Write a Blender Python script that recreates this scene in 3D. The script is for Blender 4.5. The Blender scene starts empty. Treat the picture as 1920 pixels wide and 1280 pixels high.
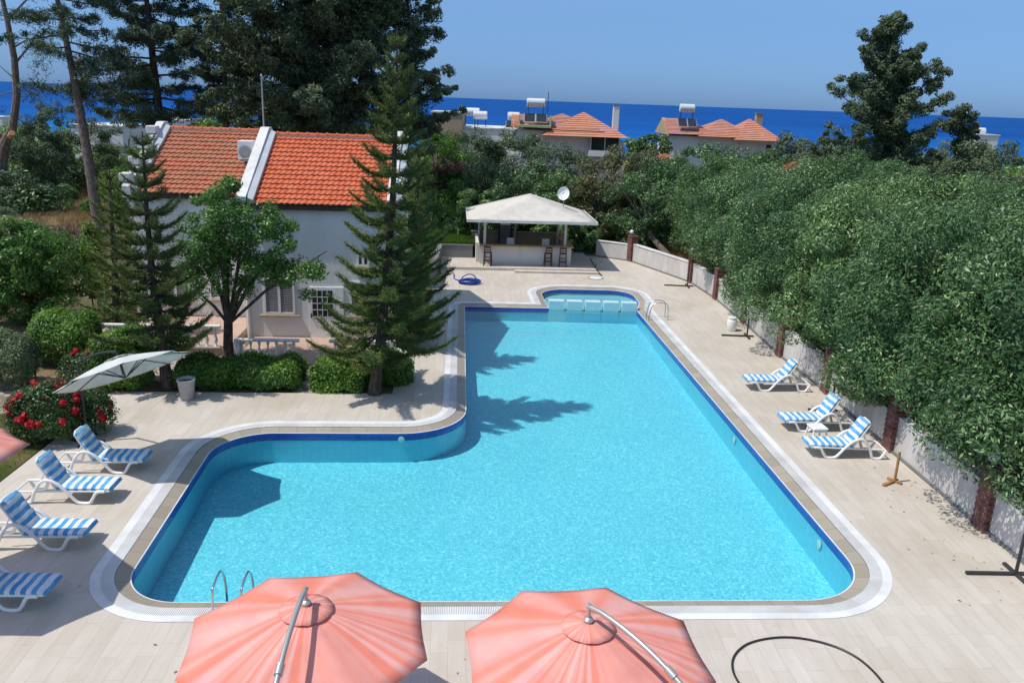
import bpy, math, random
import numpy as np
from mathutils import Vector, Matrix
from mathutils.geometry import tessellate_polygon
R = math.radians
rng = np.random.default_rng(7); random.seed(7)
sc = bpy.context.scene; COL = sc.collection
# ------------------------------------------------------------ camera model
F = 1550.; H = 9.; PITCH = R(16.3); ROLL = R(2.06)
def ray(x, y):
    u = (x-960)/F; v = -(y-640)/F
    c, s = math.cos(ROLL), math.sin(ROLL)
    ul = u*c-v*s; vl = u*s+v*c
    cp, sp = math.cos(PITCH), math.sin(PITCH)
    return (ul, cp+sp*vl, -sp+cp*vl)
def at(x, y, z=0.):                       # photo measurement -> point of the place at height z
    d = ray(x, y); t = (z-H)/d[2]; return Vector((d[0]*t, d[1]*t, z))
def atY(x, y, Y):                         # ... at distance Y
    d = ray(x, y); t = Y/d[1]; return Vector((d[0]*t, Y, H+d[2]*t))
# ------------------------------------------------------------ tagging
def tag(o, label=None, cat=None, group=None, kind=None):
    if label: o['label'] = label
    if cat: o['category'] = cat
    if group: o['group'] = group
    if kind: o['kind'] = kind
    return o
def thing(name, label, cat, loc=(0, 0, 0), rz=0., group=None):
    o = bpy.data.objects.new(name, None); COL.objects.link(o)
    o.location = loc; o.rotation_euler = (0, 0, rz); o.empty_display_size = .2
    return tag(o, label, cat, group)
def copy_tree(o, parent=None):
    c = o.copy(); COL.objects.link(c); c.parent = parent
    for ch in [k for k in bpy.data.objects if k.parent == o]: copy_tree(ch, c)
    return c
# ------------------------------------------------------------ mesh builder
class MB:
    def __init__(s): s.v = []; s.f = []; s.uv = {}
    def add(s, vs, fs):
        b = len(s.v); s.v += [tuple(p) for p in vs]; s.f += [tuple(i+b for i in f) for f in fs]; return b
    def box(s, c, d, rz=0., bev=0., M=None):
        x, y, z = d[0]/2, d[1]/2, d[2]/2
        if bev > 0:
            pr = [(-x+bev, -y), (x-bev, -y), (x, -y+bev), (x, y-bev), (x-bev, y), (-x+bev, y), (-x, y-bev), (-x, -y+bev)]
            sm = [(px*(1-bev/x), py*(1-bev/y)) for px, py in pr]
            vs = [(a, b, -z) for a, b in sm]+[(a, b, -z+bev) for a, b in pr]+[(a, b, z-bev) for a, b in pr]+[(a, b, z) for a, b in sm]
            fs = [tuple(range(7, -1, -1)), tuple(range(24, 32))]
            for k in range(3):
                for i in range(8): j = (i+1) % 8; fs.append((k*8+i, k*8+j, k*8+8+j, k*8+8+i))
        else:
            vs = [(a, b, cc) for cc in (-z, z) for a, b in ((-x, -y), (x, -y), (x, y), (-x, y))]
            fs = [(3, 2, 1, 0), (4, 5, 6, 7), (0, 1, 5, 4), (1, 2, 6, 5), (2, 3, 7, 6), (3, 0, 4, 7)]
        m = Matrix.Translation(Vector(c)) @ (M.to_4x4() if M else Matrix.Rotation(rz, 4, 'Z'))
        s.add([m @ Vector(p) for p in vs], fs)
    def tube(s, pts, r, n=8, cap=True, sq=None):
        pts = [Vector(p) for p in pts]; rr = r if hasattr(r, '__len__') else [r]*len(pts)
        b = len(s.v); prev = None
        for i, p in enumerate(pts):
            t = (pts[min(i+1, len(pts)-1)]-pts[max(i-1, 0)])
            if t.length < 1e-9: t = Vector((0, 0, 1))
            t.normalize()
            if prev is None:
                a = Vector((0, 0, 1)) if abs(t.z) < .9 else Vector((1, 0, 0)); u = t.cross(a).normalized()
            else:
                u = (prev-t*prev.dot(t)); u = u.normalized() if u.length > 1e-6 else t.orthogonal().normalized()
            prev = u; w = t.cross(u)
            for k in range(n):
                a = 2*math.pi*(k+.5)/n; s.v.append(tuple(p+(u*math.cos(a)+w*math.sin(a)*(sq or 1))*rr[i]))
        for i in range(len(pts)-1):
            for k in range(n):
                j = (k+1) % n; s.f.append((b+i*n+k, b+i*n+j, b+(i+1)*n+j, b+(i+1)*n+k))
        if cap:
            s.f.append(tuple(b+k for k in range(n-1, -1, -1))); e = b+(len(pts)-1)*n; s.f.append(tuple(e+k for k in range(n)))
    def lathe(s, prof, c=(0, 0, 0), n=16, cap=True):
        b = len(s.v)
        for r, z in prof:
            for k in range(n):
                a = 2*math.pi*k/n; s.v.append((c[0]+r*math.cos(a), c[1]+r*math.sin(a), c[2]+z))
        for i in range(len(prof)-1):
            for k in range(n):
                j = (k+1) % n; s.f.append((b+i*n+k, b+i*n+j, b+(i+1)*n+j, b+(i+1)*n+k))
        if cap:
            s.f.append(tuple(b+k for k in range(n-1, -1, -1))); e = b+(len(prof)-1)*n; s.f.append(tuple(e+k for k in range(n)))
    def prism(s, poly, z0, z1):
        n = len(poly); b = s.add([(p[0], p[1], z0) for p in poly]+[(p[0], p[1], z1) for p in poly], [])
        for i in range(n): j = (i+1) % n; s.f.append((b+i, b+j, b+n+j, b+n+i))
        s.f.append(tuple(b+i for i in range(n-1, -1, -1))); s.f.append(tuple(b+n+i for i in range(n)))
    def slab(s, poly3, t):               # thick plate from a planar polygon (3-D points), thickness downwards
        n = len(poly3); b = s.add([tuple(p) for p in poly3]+[(p[0], p[1], p[2]-t) for p in poly3], [])
        s.f.append(tuple(b+i for i in range(n))); s.f.append(tuple(b+n+i for i in range(n-1, -1, -1)))
        for i in range(n): j = (i+1) % n; s.f.append((b+i, b+n+i, b+n+j, b+j))
    def build(s, name, mat, parent=None, smooth=False, uv=None):
        me = bpy.data.meshes.new(name); me.from_pydata(s.v, [], s.f); me.validate()
        if mat: me.materials.append(mat)
        if smooth:
            me.shade_smooth()
            try: me.set_sharp_from_angle(angle=R(40))
            except Exception: pass
        if uv:
            l = me.uv_layers.new(name='UVMap')
            for lp in me.loops: l.data[lp.index].uv = uv[lp.vertex_index]
        o = bpy.data.objects.new(name, me); COL.objects.link(o)
        if parent: o.parent = parent
        return o
def npmesh(name, V, Q, mat, tint=None, parent=None, smooth=False):
    me = bpy.data.meshes.new(name); n = len(V); m = len(Q); k = Q.shape[1]
    me.vertices.add(n); me.vertices.foreach_set('co', V.astype(np.float32).ravel())
    me.loops.add(m*k); me.loops.foreach_set('vertex_index', Q.astype(np.int32).ravel())
    me.polygons.add(m); me.polygons.foreach_set('loop_start', np.arange(0, m*k, k, dtype=np.int32))
    me.update(calc_edges=True)
    if tint is not None:
        a = me.attributes.new('tint', 'FLOAT', 'FACE'); a.data.foreach_set('value', tint.astype(np.float32))
    me.materials.append(mat)
    if smooth: me.shade_smooth()
    o = bpy.data.objects.new(name, me); COL.objects.link(o)
    if parent: o.parent = parent
    return o
# ------------------------------------------------------------ materials
MATS = {}
class NT:
    def __init__(s, name):
        s.m = bpy.data.materials.new(name); s.m.use_nodes = True; s.t = s.m.node_tree; s.t.nodes.clear()
        s.out = s.n('ShaderNodeOutputMaterial')
    def n(s, ty, **k):
        nd = s.t.nodes.new(ty)
        for a, b in k.items():
            if a in nd.inputs: nd.inputs[a].default_value = b
            else: setattr(nd, a, b)
        return nd
    def l(s, a, ao, b, bi): s.t.links.new(a.outputs[ao], b.inputs[bi])
    def coord(s, which='Object', scale=(1, 1, 1), rot=(0, 0, 0)):
        c = s.n('ShaderNodeTexCoord'); mp = s.n('ShaderNodeMapping'); mp.inputs['Scale'].default_value = scale; mp.inputs['Rotation'].default_value = rot
        s.l(c, which, mp, 'Vector'); return mp
    def noise(s, vec, scale, detail=4, rough=.55):
        nd = s.n('ShaderNodeTexNoise'); nd.inputs['Scale'].default_value = scale; nd.inputs['Detail'].default_value = detail; nd.inputs['Roughness'].default_value = rough
        if vec: s.l(vec, 0, nd, 'Vector')
        return nd
    def ramp(s, src, so, stops):
        r = s.n('ShaderNodeValToRGB'); e = r.color_ramp.elements
        while len(e) < len(stops): e.new(.5)
        for i, (p, c) in enumerate(stops): e[i].position = p; e[i].color = (*c, 1) if len(c) == 3 else c
        s.l(src, so, r, 'Fac'); return r
    def mix(s, fac, a, b, mode='MIX'):      # fac/a/b: (node,out) or value
        m = s.n('ShaderNodeMix'); m.data_type = 'RGBA'; m.blend_type = mode
        for idx, val in ((0, fac), (6, a), (7, b)):
            if isinstance(val, tuple) and hasattr(val[0], 'outputs'): s.t.links.new(val[0].outputs[val[1]], m.inputs[idx])
            elif idx == 0: m.inputs[0].default_value = val
            else: m.inputs[idx].default_value = (*val, 1)
        return (m, 2)
    def bsdf(s, col, rough=.6, spec=.4, metal=0., bump=None, bd=.01, bs=.5):
        b = s.n('ShaderNodeBsdfPrincipled')
        if isinstance(col[0], (int, float)): b.inputs['Base Color'].default_value = (*col, 1)
        else: s.t.links.new(col[0].outputs[col[1]], b.inputs['Base Color'])
        b.inputs['Roughness'].default_value = rough; b.inputs['Specular IOR Level'].default_value = spec; b.inputs['Metallic'].default_value = metal
        if bump:
            bp = s.n('ShaderNodeBump'); bp.inputs['Distance'].default_value = bd; bp.inputs['Strength'].default_value = bs
            s.t.links.new(bump[0].outputs[bump[1]], bp.inputs['Height']); s.l(bp, 0, b, 'Normal')
        return b
    def done(s, sh): s.l(sh, 0, s.out, 'Surface'); return s.m
def plain(name, col, rough=.6, spec=.4, metal=0., var=.12, sc_=3., bump=0., col2=None):
    t = NT(name); c = t.coord(); n1 = t.noise(c, sc_); n2 = t.noise(c, sc_*9)
    lo = tuple(x*(1-var) for x in col); hi = col2 or tuple(min(1, x*(1+var)) for x in col)
    r = t.ramp(n1, 0, [(.3, lo), (.7, hi)]); r2 = t.ramp(n2, 0, [(.35, (1-var*.5,)*3), (.65, (1, 1, 1))])
    mx = t.mix(1., (r, 0), (r2, 0), 'MULTIPLY')
    return t.done(t.bsdf(mx, rough, spec, metal, bump=(n2, 0) if bump else None, bd=bump or .01))
def leafmat(name, a, b, gloss=.45, trans=.22, c=None, k=1.):
    a, b = tuple(x*k for x in a), tuple(x*k for x in b); c = tuple(x*k for x in c) if c else None
    t = NT(name); at_ = t.n('ShaderNodeAttribute'); at_.attribute_name = 'tint'
    st = [(0., a), (.75, b)]; st.append((1., c or tuple(min(1, x*1.5) for x in b)))
    r = t.ramp(at_, 'Fac', st); oi = t.n('ShaderNodeObjectInfo'); v_ = t.ramp(oi, 'Random', [(0., (.84, .88, .85)), (.5, (1., 1., 1.)), (1., (1.18, 1.10, .94))])
    mv = t.mix(1., (r, 0), (v_, 0), 'MULTIPLY'); r = mv[0]; p = t.bsdf(mv, gloss, .4)
    tr = t.n('ShaderNodeBsdfTranslucent'); tc = t.mix(.5, mv, tuple(min(1, x*1.6) for x in b)); t.t.links.new(tc[0].outputs[tc[1]], tr.inputs['Color'])
    mx = t.n('ShaderNodeMixShader'); mx.inputs[0].default_value = trans
    t.l(p, 0, mx, 1); t.l(tr, 0, mx, 2); return t.done(mx)
def barkmat(name, a, b):
    t = NT(name); c = t.coord(scale=(1, 1, .25)); n = t.noise(c, 14, 6); r = t.ramp(n, 0, [(.35, a), (.65, b)])
    return t.done(t.bsdf((r, 0), .9, .1, bump=(n, 0), bd=.04, bs=.8))
AX = R(4.3)
def deck_mat():
    t = NT('travertine'); c = t.coord(rot=(0, 0, -AX+R(90)))
    br = t.n('ShaderNodeTexBrick'); br.offset = .37; br.squash = 1.; t.l(c, 0, br, 'Vector')
    for k, v in (('Scale', 1.), ('Mortar Size', .0038), ('Mortar Smooth', .2), ('Brick Width', .92), ('Row Height', .30), ('Bias', 0.)): br.inputs[k].default_value = v
    br.inputs['Color1'].default_value = (.525, .475, .41, 1); br.inputs['Color2'].default_value = (.575, .525, .46, 1); br.inputs['Mortar'].default_value = (.43, .38, .32, 1)
    cs = t.coord(scale=(5., .6, 1), rot=(0, 0, -AX+R(90))); v = t.noise(cs, 1.6, 6); vr = t.ramp(v, 0, [(.3, (.93, .92, .91)), (.6, (1, 1, 1)), (.8, (1.03, 1.02, 1.01))])
    m1 = t.mix(1., (br, 0), (vr, 0), 'MULTIPLY')
    cl = t.coord(); w = t.noise(cl, .35, 5); wr = t.ramp(w, 0, [(.35, (.90, .875, .84)), (.6, (1, 1, 1))]); m2 = t.mix(1., m1, (wr, 0), 'MULTIPLY')
    # rust and dirt stains
    s1 = t.noise(cl, 1.1, 7, .65); sr = t.ramp(s1, 0, [(.62, (0, 0, 0)), (.78, (.55, .55, .55))]); m3 = t.mix((sr, 0), m2, (.42, .30, .19))
    s2 = t.noise(cl, 9, 3, .5); s2r = t.ramp(s2, 0, [(.70, (0, 0, 0)), (.78, (.6, .6, .6))]); m4 = t.mix((s2r, 0), m3, (.27, .23, .18))
    return t.done(t.bsdf(m4, .62, .25, bump=(br, 1), bd=-.004, bs=.4))
def brick_mat():
    t = NT('dark_brick'); c = t.coord(); n = t.noise(c, 6, 4); n2 = t.noise(c, 30, 3)
    r = t.ramp(n, 0, [(.3, (.10, .055, .055)), (.5, (.20, .095, .085)), (.7, (.27, .15, .13))]); q = t.ramp(n2, 0, [(.3, (.75,)*3), (.6, (1,)*3)])
    return t.done(t.bsdf(t.mix(1., (r, 0), (q, 0), 'MULTIPLY'), .85, .15, bump=(n2, 0), bd=.01))
def tile_mat(name, c1, c2, sz, grout, rough=.25, var=None):
    t = NT(name); c = t.coord('UV'); br = t.n('ShaderNodeTexBrick'); br.offset = 0.; t.l(c, 0, br, 'Vector')
    for k, v in (('Scale', 1.), ('Mortar Size', sz*.03), ('Brick Width', sz), ('Row Height', sz)): br.inputs[k].default_value = v
    br.inputs['Color1'].default_value = (*c1, 1); br.inputs['Color2'].default_value = (*c2, 1); br.inputs['Mortar'].default_value = (*grout, 1)
    return t.done(t.bsdf((br, 0), rough, .5))
def poolfloor_mat():
    t = NT('pool_mosaic_ripple_light'); c = t.coord(rot=(0, 0, -AX))  # mosaic tiles; tile and noise speckle also paint in the water's light ripples
    vo = t.n('ShaderNodeTexVoronoi'); vo.feature = 'F1'; vo.inputs['Scale'].default_value = 24; t.l(c, 0, vo, 'Vector')
    sp = t.n('ShaderNodeSeparateColor'); t.l(vo, 'Color', sp, 0)
    r = t.ramp(sp, 0, [(0., (.19, .58, .74)), (.45, (.26, .68, .82)), (.82, (.32, .75, .87)), (1., (.52, .90, .95))])
    cc = t.coord(scale=(1, .7, 1), rot=(0, 0, .4)); n = t.noise(cc, 13, 4, .7); nr = t.ramp(n, 0, [(.33, (.80, .89, .92)), (.5, (1, 1, 1)), (.66, (1.12, 1.07, 1.04))])
    m = t.mix(1., (r, 0), (nr, 0), 'MULTIPLY')
    n3 = t.noise(t.coord(), .25, 3); n3r = t.ramp(n3, 0, [(.35, (.93, .96, .97)), (.65, (1, 1, 1))]); m = t.mix(1., m, (n3r, 0), 'MULTIPLY')
    return t.done(t.bsdf(m, .4, .3))
def water_mat(tint=(.65, .92, .94), bumpd=.02):
    t = NT('pool_water'); c = t.coord(scale=(1, .8, 1), rot=(0, 0, .5)); n = t.noise(c, 5.5, 4, .6); n2 = t.noise(c, 1.2, 2)
    ad = t.n('ShaderNodeMath'); ad.operation = 'ADD'; t.l(n, 0, ad, 0); t.l(n2, 0, ad, 1)
    bp = t.n('ShaderNodeBump'); bp.inputs['Distance'].default_value = bumpd; bp.inputs['Strength'].default_value = .8; t.l(ad, 0, bp, 'Height')
    tr = t.n('ShaderNodeBsdfTransparent'); tr.inputs[0].default_value = (*tint, 1)
    gl = t.n('ShaderNodeBsdfGlossy'); gl.inputs['Roughness'].default_value = .06; t.l(bp, 0, gl, 'Normal')
    fr = t.n('ShaderNodeFresnel'); fr.inputs[0].default_value = 1.33; t.l(bp, 0, fr, 'Normal')
    mx = t.n('ShaderNodeMixShader'); t.l(fr, 0, mx, 0); t.l(tr, 0, mx, 1); t.l(gl, 0, mx, 2); return t.done(mx)
def roof_mat(name, cols, moss=0.):
    t = NT(name); c = t.coord('UV')
    br = t.n('ShaderNodeTexBrick'); br.offset = 0.; t.l(c, 0, br, 'Vector')
    for k, v in (('Scale', 1.), ('Mortar Size', 0.), ('Brick Width', 1.), ('Row Height', 1.)): br.inputs[k].default_value = v
    br.inputs['Color1'].default_value = (*cols[0], 1); br.inputs['Color2'].default_value = (*cols[1], 1)
    o = t.coord(); n = t.noise(o, 18, 4); nr = t.ramp(n, 0, [(.3, (.7, .7, .7)), (.6, (1, 1, 1))]); m = t.mix(1., (br, 0), (nr, 0), 'MULTIPLY')
    n2 = t.noise(t.coord(scale=(.35, 1.6, 1.6)), 1.3, 6, .7); n2r = t.ramp(n2, 0, [(.60-.25*moss, (0, 0, 0)), (.95-.25*moss, (.75, .75, .75))]); m = t.mix((n2r, 0), m, (.24, .17, .10)) if moss else m
    return t.done(t.bsdf(m, .75, .2))
def stripes_mat():
    t = NT('striped_cushion_fabric'); c = t.coord('UV'); w = t.n('ShaderNodeTexWave'); w.wave_type = 'BANDS'; w.bands_direction = 'X'
    w.inputs['Scale'].default_value = 1/(.19*3.2); w.inputs['Distortion'].default_value = 0.; t.l(c, 0, w, 'Vector')
    n = t.noise(t.coord('Object'), 9, 4); nr = t.ramp(n, 0, [(.35, (.86, .87, .9)), (.6, (1, 1, 1))])
    r = t.ramp(w, 0, [(.46, (.065, .31, .62)), (.52, (.76, .78, .78))])
    r.color_ramp.interpolation = 'LINEAR'
    e = r.color_ramp.elements; e[0].position = .47; e[1].position = .53
    wf = t.noise(t.coord('Object'), 2.5, 3); wr = t.ramp(wf, 0, [(.4, (0, 0, 0)), (.7, (.5, .5, .5))]); m = t.mix((wr, 0), (r, 0), (.36, .56, .70))
    m = t.mix(1., m, (nr, 0), 'MULTIPLY')
    return t.done(t.bsdf(m, .8, .15, bump=(n, 0), bd=.02, bs=.5))
def canopy_mat(name, a, b, tr=.25, streak=True):
    t = NT(name); c = t.coord('UV', scale=(1, .0, 1)) if streak else t.coord('Object')
    n = t.noise(c, 1.5 if streak else 3, 1, .5); r = t.ramp(n, 0, [(.40, a), (.60, b)])
    n2 = t.noise(t.coord('Object'), 2.2, 4); r2 = t.ramp(n2, 0, [(.3, (.88, .86, .86)), (.6, (1, 1, 1))]); m = t.mix(1., (r, 0), (r2, 0), 'MULTIPLY')
    d = t.bsdf(m, .8, .15); s = t.n('ShaderNodeBsdfTranslucent'); t.t.links.new(m[0].outputs[m[1]], s.inputs['Color'])
    mx = t.n('ShaderNodeMixShader'); mx.inputs[0].default_value = tr; t.l(d, 0, mx, 1); t.l(s, 0, mx, 2); return t.done(mx)
def grate_mat():
    t = NT('white_grate'); c = t.coord('UV'); w = t.n('ShaderNodeTexWave'); w.wave_type = 'BANDS'; w.bands_direction = 'X'; w.inputs['Scale'].default_value = 1/(.032*3.2); t.l(c, 0, w, 'Vector')
    sx = t.n('ShaderNodeSeparateXYZ'); t.l(c, 0, sx, 0); gt = t.n('ShaderNodeMath'); gt.operation = 'LESS_THAN'; gt.inputs[1].default_value = .27; t.l(sx, 1, gt, 0)
    r = t.ramp(w, 0, [(.25, (.30, .30, .29)), (.5, (.72, .72, .72))]); m = t.mix((gt, 0), (.70, .71, .71), (r, 0))
    n = t.noise(t.coord('Object'), 1.4, 5); nr = t.ramp(n, 0, [(.35, (.84, .82, .80)), (.6, (1, 1, 1))]); m = t.mix(1., m, (nr, 0), 'MULTIPLY')
    return t.done(t.bsdf(m, .55, .3))
def wall_mat(name, col, stain=.5):
    t = NT(name); c = t.coord(); n = t.noise(t.coord(scale=(1, 1, .35)), 1.6, 6, .65); r = t.ramp(n, 0, [(.35, tuple(x*(1-.28*stain) for x in col)), (.62, col)])
    n2 = t.noise(c, 26, 3); r2 = t.ramp(n2, 0, [(.3, (.93,)*3), (.6, (1,)*3)]); m = t.mix(1., (r, 0), (r2, 0), 'MULTIPLY')
    return t.done(t.bsdf(m, .85, .15, bump=(n2, 0), bd=.004))
M = dict(
    deck=deck_mat(), brick=brick_mat(), floor=poolfloor_mat(), water=water_mat(), stripes=stripes_mat(), grate=grate_mat(),
    plastic=plain('white_plastic', (.80, .80, .78), .35, .5, var=.05), white=wall_mat('white_render', (.74, .74, .72), .35), gwall=wall_mat('garden_wall_paint', (.62, .595, .57), .8),
    tanw=wall_mat('tan_render', (.42, .32, .22), .4), greyw=wall_mat('grey_render', (.20, .20, .20), .5), parapet=wall_mat('parapet_paint', (.72, .71, .69), .8),
    coping=tile_mat('tan_coping', (.30, .26, .20), (.36, .315, .245), .48, (.27, .235, .18), .5), blue=tile_mat('cobalt_tile', (.02, .075, .42), (.03, .10, .50), .2, (.05, .12, .45)),
    wtile=tile_mat('pool_wall_tile', (.22, .62, .80), (.25, .66, .83), .22, (.18, .56, .76)), kidtile=tile_mat('divider_tile', (.50, .72, .78), (.58, .78, .82), .1, (.38, .60, .70)),
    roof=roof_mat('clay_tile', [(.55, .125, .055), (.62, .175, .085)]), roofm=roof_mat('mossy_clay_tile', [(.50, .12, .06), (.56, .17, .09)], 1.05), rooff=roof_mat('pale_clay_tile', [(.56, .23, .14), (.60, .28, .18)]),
    mortar=plain('ridge_mortar', (.42, .30, .24), .9), wood=plain('dark_wood', (.07, .025, .014), .5, .4, var=.3), lwood=plain('light_wood', (.50, .33, .18), .5, .3, var=.2),
    fascia=plain('brown_fascia', (.07, .045, .035), .8, var=.3), steel=plain('stainless_steel', (.55, .55, .55), .25, .5, 1., var=.05), alu=plain('grey_aluminium', (.50, .48, .45), .4, .5, .6, var=.05),
    dmetal=plain('dark_metal', (.035, .037, .042), .5, .4, var=.2), rust=plain('rusty_metal', (.38, .20, .08), .7, .2, var=.35, sc_=8), glass=plain('dark_glass', (.03, .035, .04), .08, .8, var=.3),
    curtain=plain('grey_blind', (.32, .32, .31), .7), rubber=plain('black_rubber', (.022, .022, .024), .45, .4), bhose=plain('blue_hose', (.015, .05, .30), .4, .4),
    coral=canopy_mat('coral_canopy', (.90, .31, .22), (.90, .50, .45)), cream=canopy_mat('cream_canopy', (.72, .73, .70), (.76, .76, .73), .3, False), tent=canopy_mat('tent_fabric', (.62, .585, .52), (.64, .605, .54), .06, False),
    terr=plain('terrace_tile', (.50, .35, .27), .6, var=.12), bark=barkmat('bark', (.045, .035, .028), (.14, .11, .09)), bark2=barkmat('grey_bark', (.10, .075, .06), (.25, .20, .165)), cut=plain('sawn_wood', (.62, .36, .16), .8),
    soil=plain('soil', (.06, .04, .028), .95, var=.4, bump=.02), pot=plain('grey_pot', (.42, .42, .42), .6), globe=plain('opal_globe', (.70, .72, .74), .2, .5, var=.03),
    green=plain('green_paint', (.42, .48, .22), .7), panel=plain('solar_glass', (.02, .025, .035), .12, .7), tank=plain('tank_metal', (.72, .73, .75), .35, .5, .2, var=.06), barw=wall_mat('bar_render', (.68, .67, .65), .35),
)
GREEN = dict(
    hedge=leafmat('ficus_leaf', (.014, .034, .013), (.075, .140, .048), .42, .13, (.24, .33, .15), k=1.65),
    olive=leafmat('olive_leaf', (.035, .060, .028), (.085, .125, .060), .5, .2, (.17, .20, .12), k=1.45),
    brown=leafmat('carob_leaf', (.045, .055, .024), (.11, .115, .050), .5, .2, (.20, .15, .08), k=1.35),
    citrus=leafmat('citrus_leaf', (.020, .055, .012), (.070, .150, .028), .4, .28, (.18, .28, .07), k=1.7),
    bush=leafmat('bush_leaf', (.020, .060, .012), (.085, .165, .022), .5, .25, (.24, .34, .05), k=1.7),
    cyp=leafmat('cypress_needle', (.019, .033, .018), (.062, .086, .042), .7, .08, (.085, .09, .045), k=2.1),
    pine=leafmat('pine_needle', (.020, .035, .021), (.052, .080, .046), .7, .1, (.07, .09, .05), k=2.1),
    arau=leafmat('araucaria_needle', (.018, .040, .012), (.068, .094, .022), .6, .15, (.15, .165, .04), k=2.0),
    grey=leafmat('greygreen_leaf', (.06, .09, .04), (.13, .18, .085), .5, .2, (.22, .27, .14), k=1.3),
    grass=leafmat('grass_blade', (.045, .09, .012), (.10, .20, .03), .6, .3), dry=leafmat('dry_grass', (.20, .13, .06), (.36, .25, .12), .8, .2), fig=leafmat('fig_leaf', (.05, .10, .03), (.11, .20, .06), .5, .2, (.2, .3, .12), k=1.3),
    ygreen=leafmat('yellowgreen_leaf', (.06, .10, .012), (.17, .23, .03), .6, .2, k=1.2), twig=leafmat('brushwood', (.07, .045, .035), (.19, .13, .10), .9, .0), rose=leafmat('rose_leaf', (.02, .05, .015), (.06, .12, .03), .4, .2, (.14, .22, .06), k=1.2),
    red=leafmat('rose_petal', (.38, .008, .018), (.62, .02, .045), .6, .2, (.75, .08, .09)))
# ------------------------------------------------------------ foliage
def unit(n):
    d = rng.normal(size=(n, 3)); return d/np.linalg.norm(d, axis=1)[:, None]
def leafquads(P, N, size, aspect, jit=.8, Dv=None, flat=False):
    n = len(P); N = N+rng.normal(size=(n, 3))*jit; N /= np.linalg.norm(N, axis=1)[:, None]+1e-9
    D = unit(n) if Dv is None else Dv+rng.normal(size=(n, 3))*.25
    D = D-N*np.sum(D*N, axis=1)[:, None]; D /= np.linalg.norm(D, axis=1)[:, None]+1e-9
    W = np.cross(N, D); L = (size*(.65+.7*rng.random(n)))[:, None]; w = L*aspect*.5
    V = np.empty((n, 4, 3)); V[:, 0] = P-D*L*.5; V[:, 1] = P+W*w+N*w*.3; V[:, 2] = P+D*L*.5; V[:, 3] = P-W*w+N*w*.3
    return V.reshape(-1, 3), np.arange(n*4).reshape(n, 4)
def clump_leaves(C, Rr, per, size, aspect, squash=.75, up=.35, droop=0., jit=.7, inner=.35):
    """C (k,3) clump centres, Rr (k,) radii, per leaves each -> verts, quads, tint"""
    k = len(C); n = k*per; idx = np.repeat(np.arange(k), per); d = unit(n); rad = Rr[idx]*(inner+(1-inner)*rng.random(n)**.5)
    off = d*rad[:, None]; off[:, 2] *= squash
    off[:, 2] -= droop*rad*rng.random(n)
    P = C[idx]+off; N = d+np.array([0, 0, up])
    V, Q = leafquads(P, N, size, aspect, jit)
    ct = rng.random(k); tint = np.clip(.06+.38*ct[idx]+.60*rng.random(n)**1.6, 0, 1)
    return V, Q, tint
def ell_clumps(blobs, k, cr, shell=.45):
    """clump centres through ellipsoid blobs (cx,cy,cz,rx,ry,rz) by volume"""
    vol = np.array([b[3]*b[4]*b[5] for b in blobs])**.8; cnt = np.maximum(1, (vol/vol.sum()*k).astype(int)); C = []; Rr = []
    for b, c in zip(blobs, cnt):
        d = unit(c); r = (shell+(1-shell)*rng.random(c))**.6
        C.append(np.array(b[:3])+d*r[:, None]*np.array(b[3:6])); Rr.append(cr*(.65+.7*rng.random(c)))
    return np.concatenate(C), np.concatenate(Rr)
def limbs(mb, base, top, r0, targets, r1=.04, bend=.25, lean=None, n=8, seg=6, fork=.45):
    base = Vector(base); top = Vector(top); pts = []
    for i in range(seg+1):
        t = i/seg; p = base.lerp(top, t); w = math.sin(t*math.pi)*bend
        pts.append(p+Vector((math.sin(t*5+base.x)*w, math.cos(t*4+base.y)*w*.6, 0)))
    rr = [r0*(1.25 if i == 0 else 1)*(1-(i/seg)*.72) for i in range(seg+1)]
    mb.tube(pts, rr, n)
    for tg in targets:
        tg = Vector(tg); a = fork+(.95-fork)*random.random(); f = a*seg; i = min(int(f), seg-1); s = pts[i].lerp(pts[i+1], f-i)
        if tg.z < s.z-.3: s = pts[max(1, int(fork*seg))]
        mid = s.lerp(tg, .5)+Vector((random.uniform(-.15, .15), random.uniform(-.15, .15), (tg-s).length*.08))
        rs = r0*(.42*(1-a)+.14); mb.tube([s, s.lerp(mid, .5)+Vector((0, 0, .03)), mid, tg], [rs, rs*.8, rs*.6, r1*.4], 5)
CACHE = {}
def tree(name, label, cat, base, blobs, mat, inner=.35, k=70, per=260, cr=.6, size=.12, asp=.45, tr=.18, top=None, bark='bark', nl=14, group=None, rz=0., squash=.75, up=.35, droop=0., shell=.45, bend=.15, key=None, scale=(1, 1, 1), foliage='crown', fork=.35, jit=.7):
    """blobs relative to the base point"""
    o = thing(name, label, cat, base, rz, group); o.scale = scale
    if key and key in CACHE:
        for me, nm in CACHE[key]:
            c = bpy.data.objects.new(nm, me); COL.objects.link(c); c.parent = o
        return o
    C, Rr = ell_clumps(blobs, k, cr, shell)
    V, Q, T = clump_leaves(C, Rr, per, size, asp, squash, up, droop, jit, inner)
    cr_ = npmesh(foliage, V, Q, mat, T, o); out = [(cr_.data, foliage)]
    if tr > 0:
        mb = MB(); tp = top or (blobs[0][0], blobs[0][1], blobs[0][2]+blobs[0][5]*.3)
        tg = [C[i] for i in rng.choice(len(C), min(nl, len(C)), replace=False)]
        limbs(mb, (0, 0, -.1), tp, tr, tg, bend=bend, fork=fork); t_ = mb.build('trunk', M[bark], o, True); out.append((t_.data, 'trunk'))
    if key: CACHE[key] = out
    return o
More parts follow.
